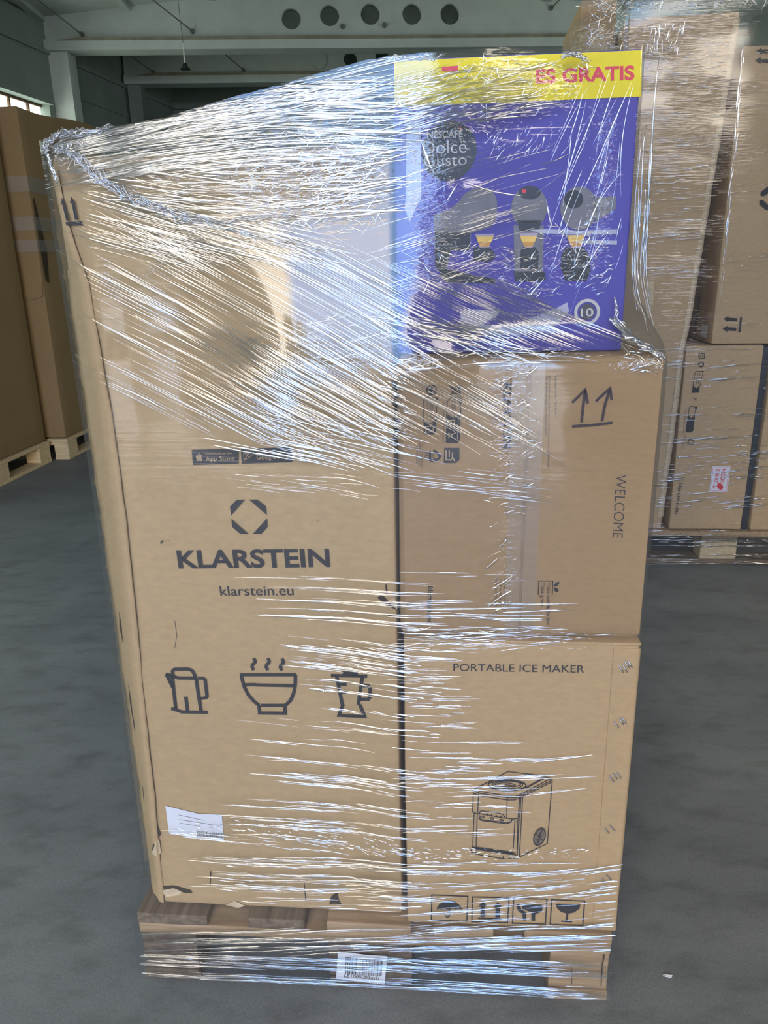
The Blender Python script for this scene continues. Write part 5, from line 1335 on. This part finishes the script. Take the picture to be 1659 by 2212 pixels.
for st in ([(0.1179,0.792),(0.116,0.7471)], [(0.1262,0.792),(0.124,0.7494)], [(0.1103,0.697),(0.1277,0.6849)], [(0.1256,0.6969),(0.113,0.6835)]): p.stroke(st, 0.0016)
p.stroke([(0.1285,0.6583),(0.1044,0.6623),(0.099,0.6561),(0.0952,0.5583)], 0.002); p.stroke([(0.126,0.6559),(0.1203,0.6195)], 0.002)
p.poly([(0.0971,0.6269),(0.1104,0.6147),(0.1243,0.6254),(0.1237,0.5656),(0.117,0.5568),(0.0943,0.5583)])
p.ell(*[(0.125,0.6559),(0.1297,0.6559),(0.1244,0.6622)], 12)
p.stroke([(0.1104,0.5286),(0.1073,0.5111),(0.1266,0.5072),(0.1314,0.5161),(0.1196,0.53)], 0.003, True)
p.stroke([(0.0871,0.6489),(0.0851,0.5558)], 0.0012); p.stroke([(0.0945,0.5459),(0.0929,0.4887)], 0.0014); p.stroke([(0.0898,0.5459),(0.0855,0.4912)], 0.0014)
p.build('printed_symbol', 'ink', r3)
p = Pr(RP_ - 0.0004)
p.poly([(0.2114,0.4179),(0.2833,0.4181),(0.2812,0.3089),(0.2107,0.3105)])
stk = p.build('sticker', 'paper', r3); stk['label'] = 'red and white fragile sticker'
p = Pr(RP_ - 0.0012)
p.stroke([(0.2157,0.4128),(0.2791,0.413),(0.2768,0.314),(0.2145,0.3157)], 0.0012, True)
p.text('POZOR!', [(0.2504,0.4079),(0.249,0.3509),(0.266,0.4079)], 0.015)
p.text('KREHKÉ', [(0.2287,0.4068),(0.2251,0.3507),(0.2429,0.4068)], 0.015)
p.ell(*[(0.2512,0.3345),(0.2634,0.3325),(0.2482,0.3488)], 20)
p.stroke([(0.2394,0.3334),(0.2241,0.3333)], 0.003); p.stroke([(0.2262,0.3405),(0.226,0.3251)], 0.003)
p.build('red_lettering', 'red', stk)
t = thing('black_slab', 'narrow black slab standing between two cartons at the right edge', 'board', R, (0.372, 0.28, 0.1445))
link('body', rbox((0.360, RV + 0.012, 0.1445), (0.386, 0.55, 0.890), 0.003, (3, 6, 14), dent(4, 0.001)), 'tarp', t, smooth=True)
carton('cardboard_box', 'brown carton behind the black slab, lowest at the right edge', R, (0.391, RV, 0.1475), (0.80, 0.55, 0.8965), 'card_bg', 12, RG)

# film around it
rfilm = thing('stretch_film', 'clear stretch film around the rear stack at the right edge', 'plastic film', R, (0.25, 0.35, 0.01))
def rfilm_v(u, z):
    v = RV - 0.016
    v = lerp(-0.012, v, sm(0.12, 0.2, z))
    return v + 0.002 * noise.noise(Vector((u * 5, 3, z * 12)))
bm = bmesh.new(); g = []
for j in range(91):
    z = 0.012 + 2.05 * j / 90
    row = [bm.verts.new((-0.40, 0.75, z)), bm.verts.new((-0.395, 0.18, z))]
    ul = -0.345 if z < 0.15 else lerp(-0.255, -0.262, j / 90)
    for i in range(41):
        u = lerp(ul, 0.885, i / 40); row.append(bm.verts.new((u, rfilm_v(u, z), z)))
    row += [bm.verts.new((0.89, 0.4, z)), bm.verts.new((0.89, 0.82, z))]
    g.append(row)
for A, B in zip(g, g[1:]):
    for i in range(len(A) - 1): bm.faces.new((A[i], A[i + 1], B[i + 1], B[i]))
link('sheet', bm, 'film_rear', rfilm, smooth=True)
# ruffled cuff of film over the top of the stack
bm = bmesh.new(); g = []
for j in range(7):
    t_ = j / 6; row = []
    for i in range(61):
        u = lerp(-0.42, 0.90, i / 60)
        row.append(bm.verts.new((u, 0.0 + 0.10 * t_ * t_ + 0.01 * noise.noise(Vector((u * 22, t_ * 3, 1))), 2.055 + 0.055 * t_ + 0.016 * noise.noise(Vector((u * 16, t_ * 2, 7))))))
    g.append(row)
for A, B in zip(g, g[1:]):
    for i in range(60): bm.faces.new((A[i], A[i + 1], B[i + 1], B[i]))
link('loose_cuff', bm, 'rope', rfilm, smooth=True)
random.seed(33)
RW = bmesh.new()
V1, V2, V3 = 0.0010, 0.0020, 0.0030
kw = dict(surf=rfilm_v, target=RW)
hz = [(-0.1585,1.479),(0.0391,1.4762)]
zone([(-0.2013,2.0278),(0.1164,2.0129),(0.1186,1.7864),(-0.1642,1.7977)], hz, hz, 130, 0.02, 0.12, V1, V2, jit=0.05, **kw)
zone([(-0.1823,1.985),(-0.0429,1.9926),(-0.0505,1.9084),(-0.1767,1.9139)], [(-0.162,1.9275),(-0.1541,1.9837)], [(-0.0832,1.9241),(-0.0758,1.9801)], 60, 0.02, 0.06, V1, V2, jit=0.2, **kw)
zone([(-0.1857,1.9286),(0.1027,1.93),(0.114,1.7575),(-0.1612,1.7609)], [(-0.1502,1.7825),(-0.0229,1.7833)], [(0.0095,1.7762),(0.054,1.8035)], 130, 0.008, 0.04, V1, V2, jit=0.4, **kw)
zone([(-0.1719,1.7539),(0.1069,1.7505),(0.1053,1.1486),(-0.1245,1.1532)], hz, hz, 200, 0.02, 0.12, V1, V2, bands=40, jit=0.03, **kw)
zone([(-0.1502,1.4788),(0.0714,1.4799),(0.0834,1.2808),(-0.135,1.2861)], hz, hz, 60, 0.04, 0.12, V1, V2, bands=14, jit=0.03, **kw)
zone([(-0.0219,1.9355),(0.2384,1.9379),(0.3641,0.9405),(0.1779,0.943)], hz, hz, 90, 0.02, 0.14, V1, V1 * 1.5, bands=24, jit=0.03, **kw)
zone([(-0.0076,0.8929),(0.3707,0.8883),(0.4187,0.5072),(0.0084,0.5072)], [(0.0083,0.7128),(0.3904,0.732)], [(0.0083,0.7128),(0.3904,0.732)], 130, 0.03, 0.18, V1, V2, bands=24, jit=0.02, **kw)
zone([(-0.0097,0.5072),(0.414,0.5447),(0.4603,0.1769),(-0,0.1722)], [(0.0034,0.3523),(0.4331,0.3929)], [(0.0051,0.3326),(0.4343,0.3833)], 150, 0.03, 0.16, V1, V3, bands=26, jit=0.03, **kw)
zone([(0.0017,0.1518),(0.4628,0.1568),(0.4821,0.0038),(0.0146,-0.0035)], [(0.0068,0.0902),(0.471,0.092)], [(0.0068,0.0902),(0.471,0.092)], 110, 0.05, 0.25, V1, V3, bands=14, jit=0.012, **kw)
for q in ([(0.1601,1.9134),(0.1721,0.917)], [(0.1525,1.8996),(0.1707,0.9778)]):
    A, B = Vector(q[0]), Vector(q[1])
    for k in range(26):
        c = A.lerp(B, random.random()); fold(c.x + random.gauss(0, 0.002), c.y, math.atan2(B.y - A.y, B.x - A.x) + random.gauss(0, 0.06), random.uniform(0.02, 0.10), random.uniform(V1, V2), 0.1, 0.5, rfilm_v, target=RW)
for q in ([(-0.3848,2.0783),(-0.2306,2.0431),(-0.2322,1.9163),(-0.381,1.93)],):
    crumple(q, 130, 0.02, 0.06, V1, V2, **kw)
crumple([(-0.3455,2.0764),(0.2244,2.0489),(0.2288,2.0145),(-0.3433,2.0415)], 140, 0.02, 0.06, V1, V2, **kw)
o = link('pleats', RW, ('fold', 'faint'), rfilm, smooth=True); o['kind'] = 'stuff'

# ================================================================ TALL CARTONS AT THE LEFT
LG = 'tall cartons along the window wall'
pm = lambda: dict(deck=['wood_pale'] * 5, str=['wood_pale'] * 3, blk=['wood_pale'] * 3, bot=['wood_pale'] * 3)
pl1 = pallet(L, (-0.395, -1.22, 0), 'pale new wooden pallet under the tall carton cut by the left edge', pm())
pl2 = pallet(L, (-0.295, 0.03, 0), 'pale wooden pallet with green strap under the farther tall carton', pm())
bm = bmesh.new()
for v in (0.93, 0.965):
    box(bm, (0.1055, 0.108), (v, v + 0.014), (0.0, 0.146))
box(bm, (0.06, 0.108), (0.93, 0.944), (0.1445, 0.1465))
link('strap', bm, 'strap', pl2)
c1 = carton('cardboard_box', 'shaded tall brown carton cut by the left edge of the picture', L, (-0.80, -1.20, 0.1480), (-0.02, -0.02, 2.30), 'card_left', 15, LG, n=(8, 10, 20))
def c2fn(c):
    if c.z > 2.0: c.z += 0.07 * sm(0.2, 1.1, c.y) + (0.0 if c.x > -0.02 else 0.0)
    return c
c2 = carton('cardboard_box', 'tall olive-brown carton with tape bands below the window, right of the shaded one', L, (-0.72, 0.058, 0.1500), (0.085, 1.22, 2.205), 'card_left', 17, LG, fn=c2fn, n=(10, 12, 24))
p = Pr(0.090, 'u')
a = [(0.0845,1.6865),(0.1022,1.688),(0.1709,1.378),(0.1357,1.169),(0.0981,1.187),(0.0855,1.3759)]
p.poly(a)
p.build('split', 'hole', c2)
bm = bmesh.new()
def band(z0, z1):
    vs = [(-0.40, 0.048), (0.092, 0.048), (0.092, 0.95)]
    A = [bm.verts.new((x, y, z0 + 0.004 * noise.noise(Vector((x * 9, y * 9, z0))))) for x, y in vs]
    B = [bm.verts.new((x, y, z1 + 0.004 * noise.noise(Vector((x * 9, y * 9, z1))))) for x, y in vs]
    for k in range(2): bm.faces.new((A[k], A[k + 1], B[k + 1], B[k]))
for q in ([(0.2061,1.7189),(0.235,1.8103)], [(0.1951,1.4933),(0.2208,1.5742)], [(0.154,1.3632),(0.1768,1.4355)]): band(q[0][1], q[1][1])
o = link('tape', bm, 'band', c2); o['label'] = 'clear tape bands'
p = Pr(0.047)
p.poly([(-0.0561,1.0914),(0.0025,1.067),(0.0781,1.0889),(0.089,1.1755),(-0.0113,1.1717)])
p.build('torn_flap', 'card_left', c2)
# ================================================================ scraps on the floor
sp = [(0.5117,0.0584),(0.5285,0.0557),(0.5258,0.0518),(0.5121,0.0538)]
bm = bmesh.new()
vs = [bm.verts.new((x, y, 0.0012 + 0.0015 * (i % 2))) for i, (x, y) in enumerate(sp)]
ws = [bm.verts.new((v.co.x, v.co.y, v.co.z + 0.0012)) for v in vs]
bm.faces.new(vs[::-1]); bm.faces.new(ws)
for i in range(4): bm.faces.new((vs[i], vs[(i + 1) % 4], ws[(i + 1) % 4], ws[i]))
bmesh.ops.recalc_face_normals(bm, faces=bm.faces)
o = link('paper_scrap', bm, 'paper', None, M, (0, 0, 0))
tag(o, 'tiny white paper scrap on the floor right of the front pallet', 'scrap')
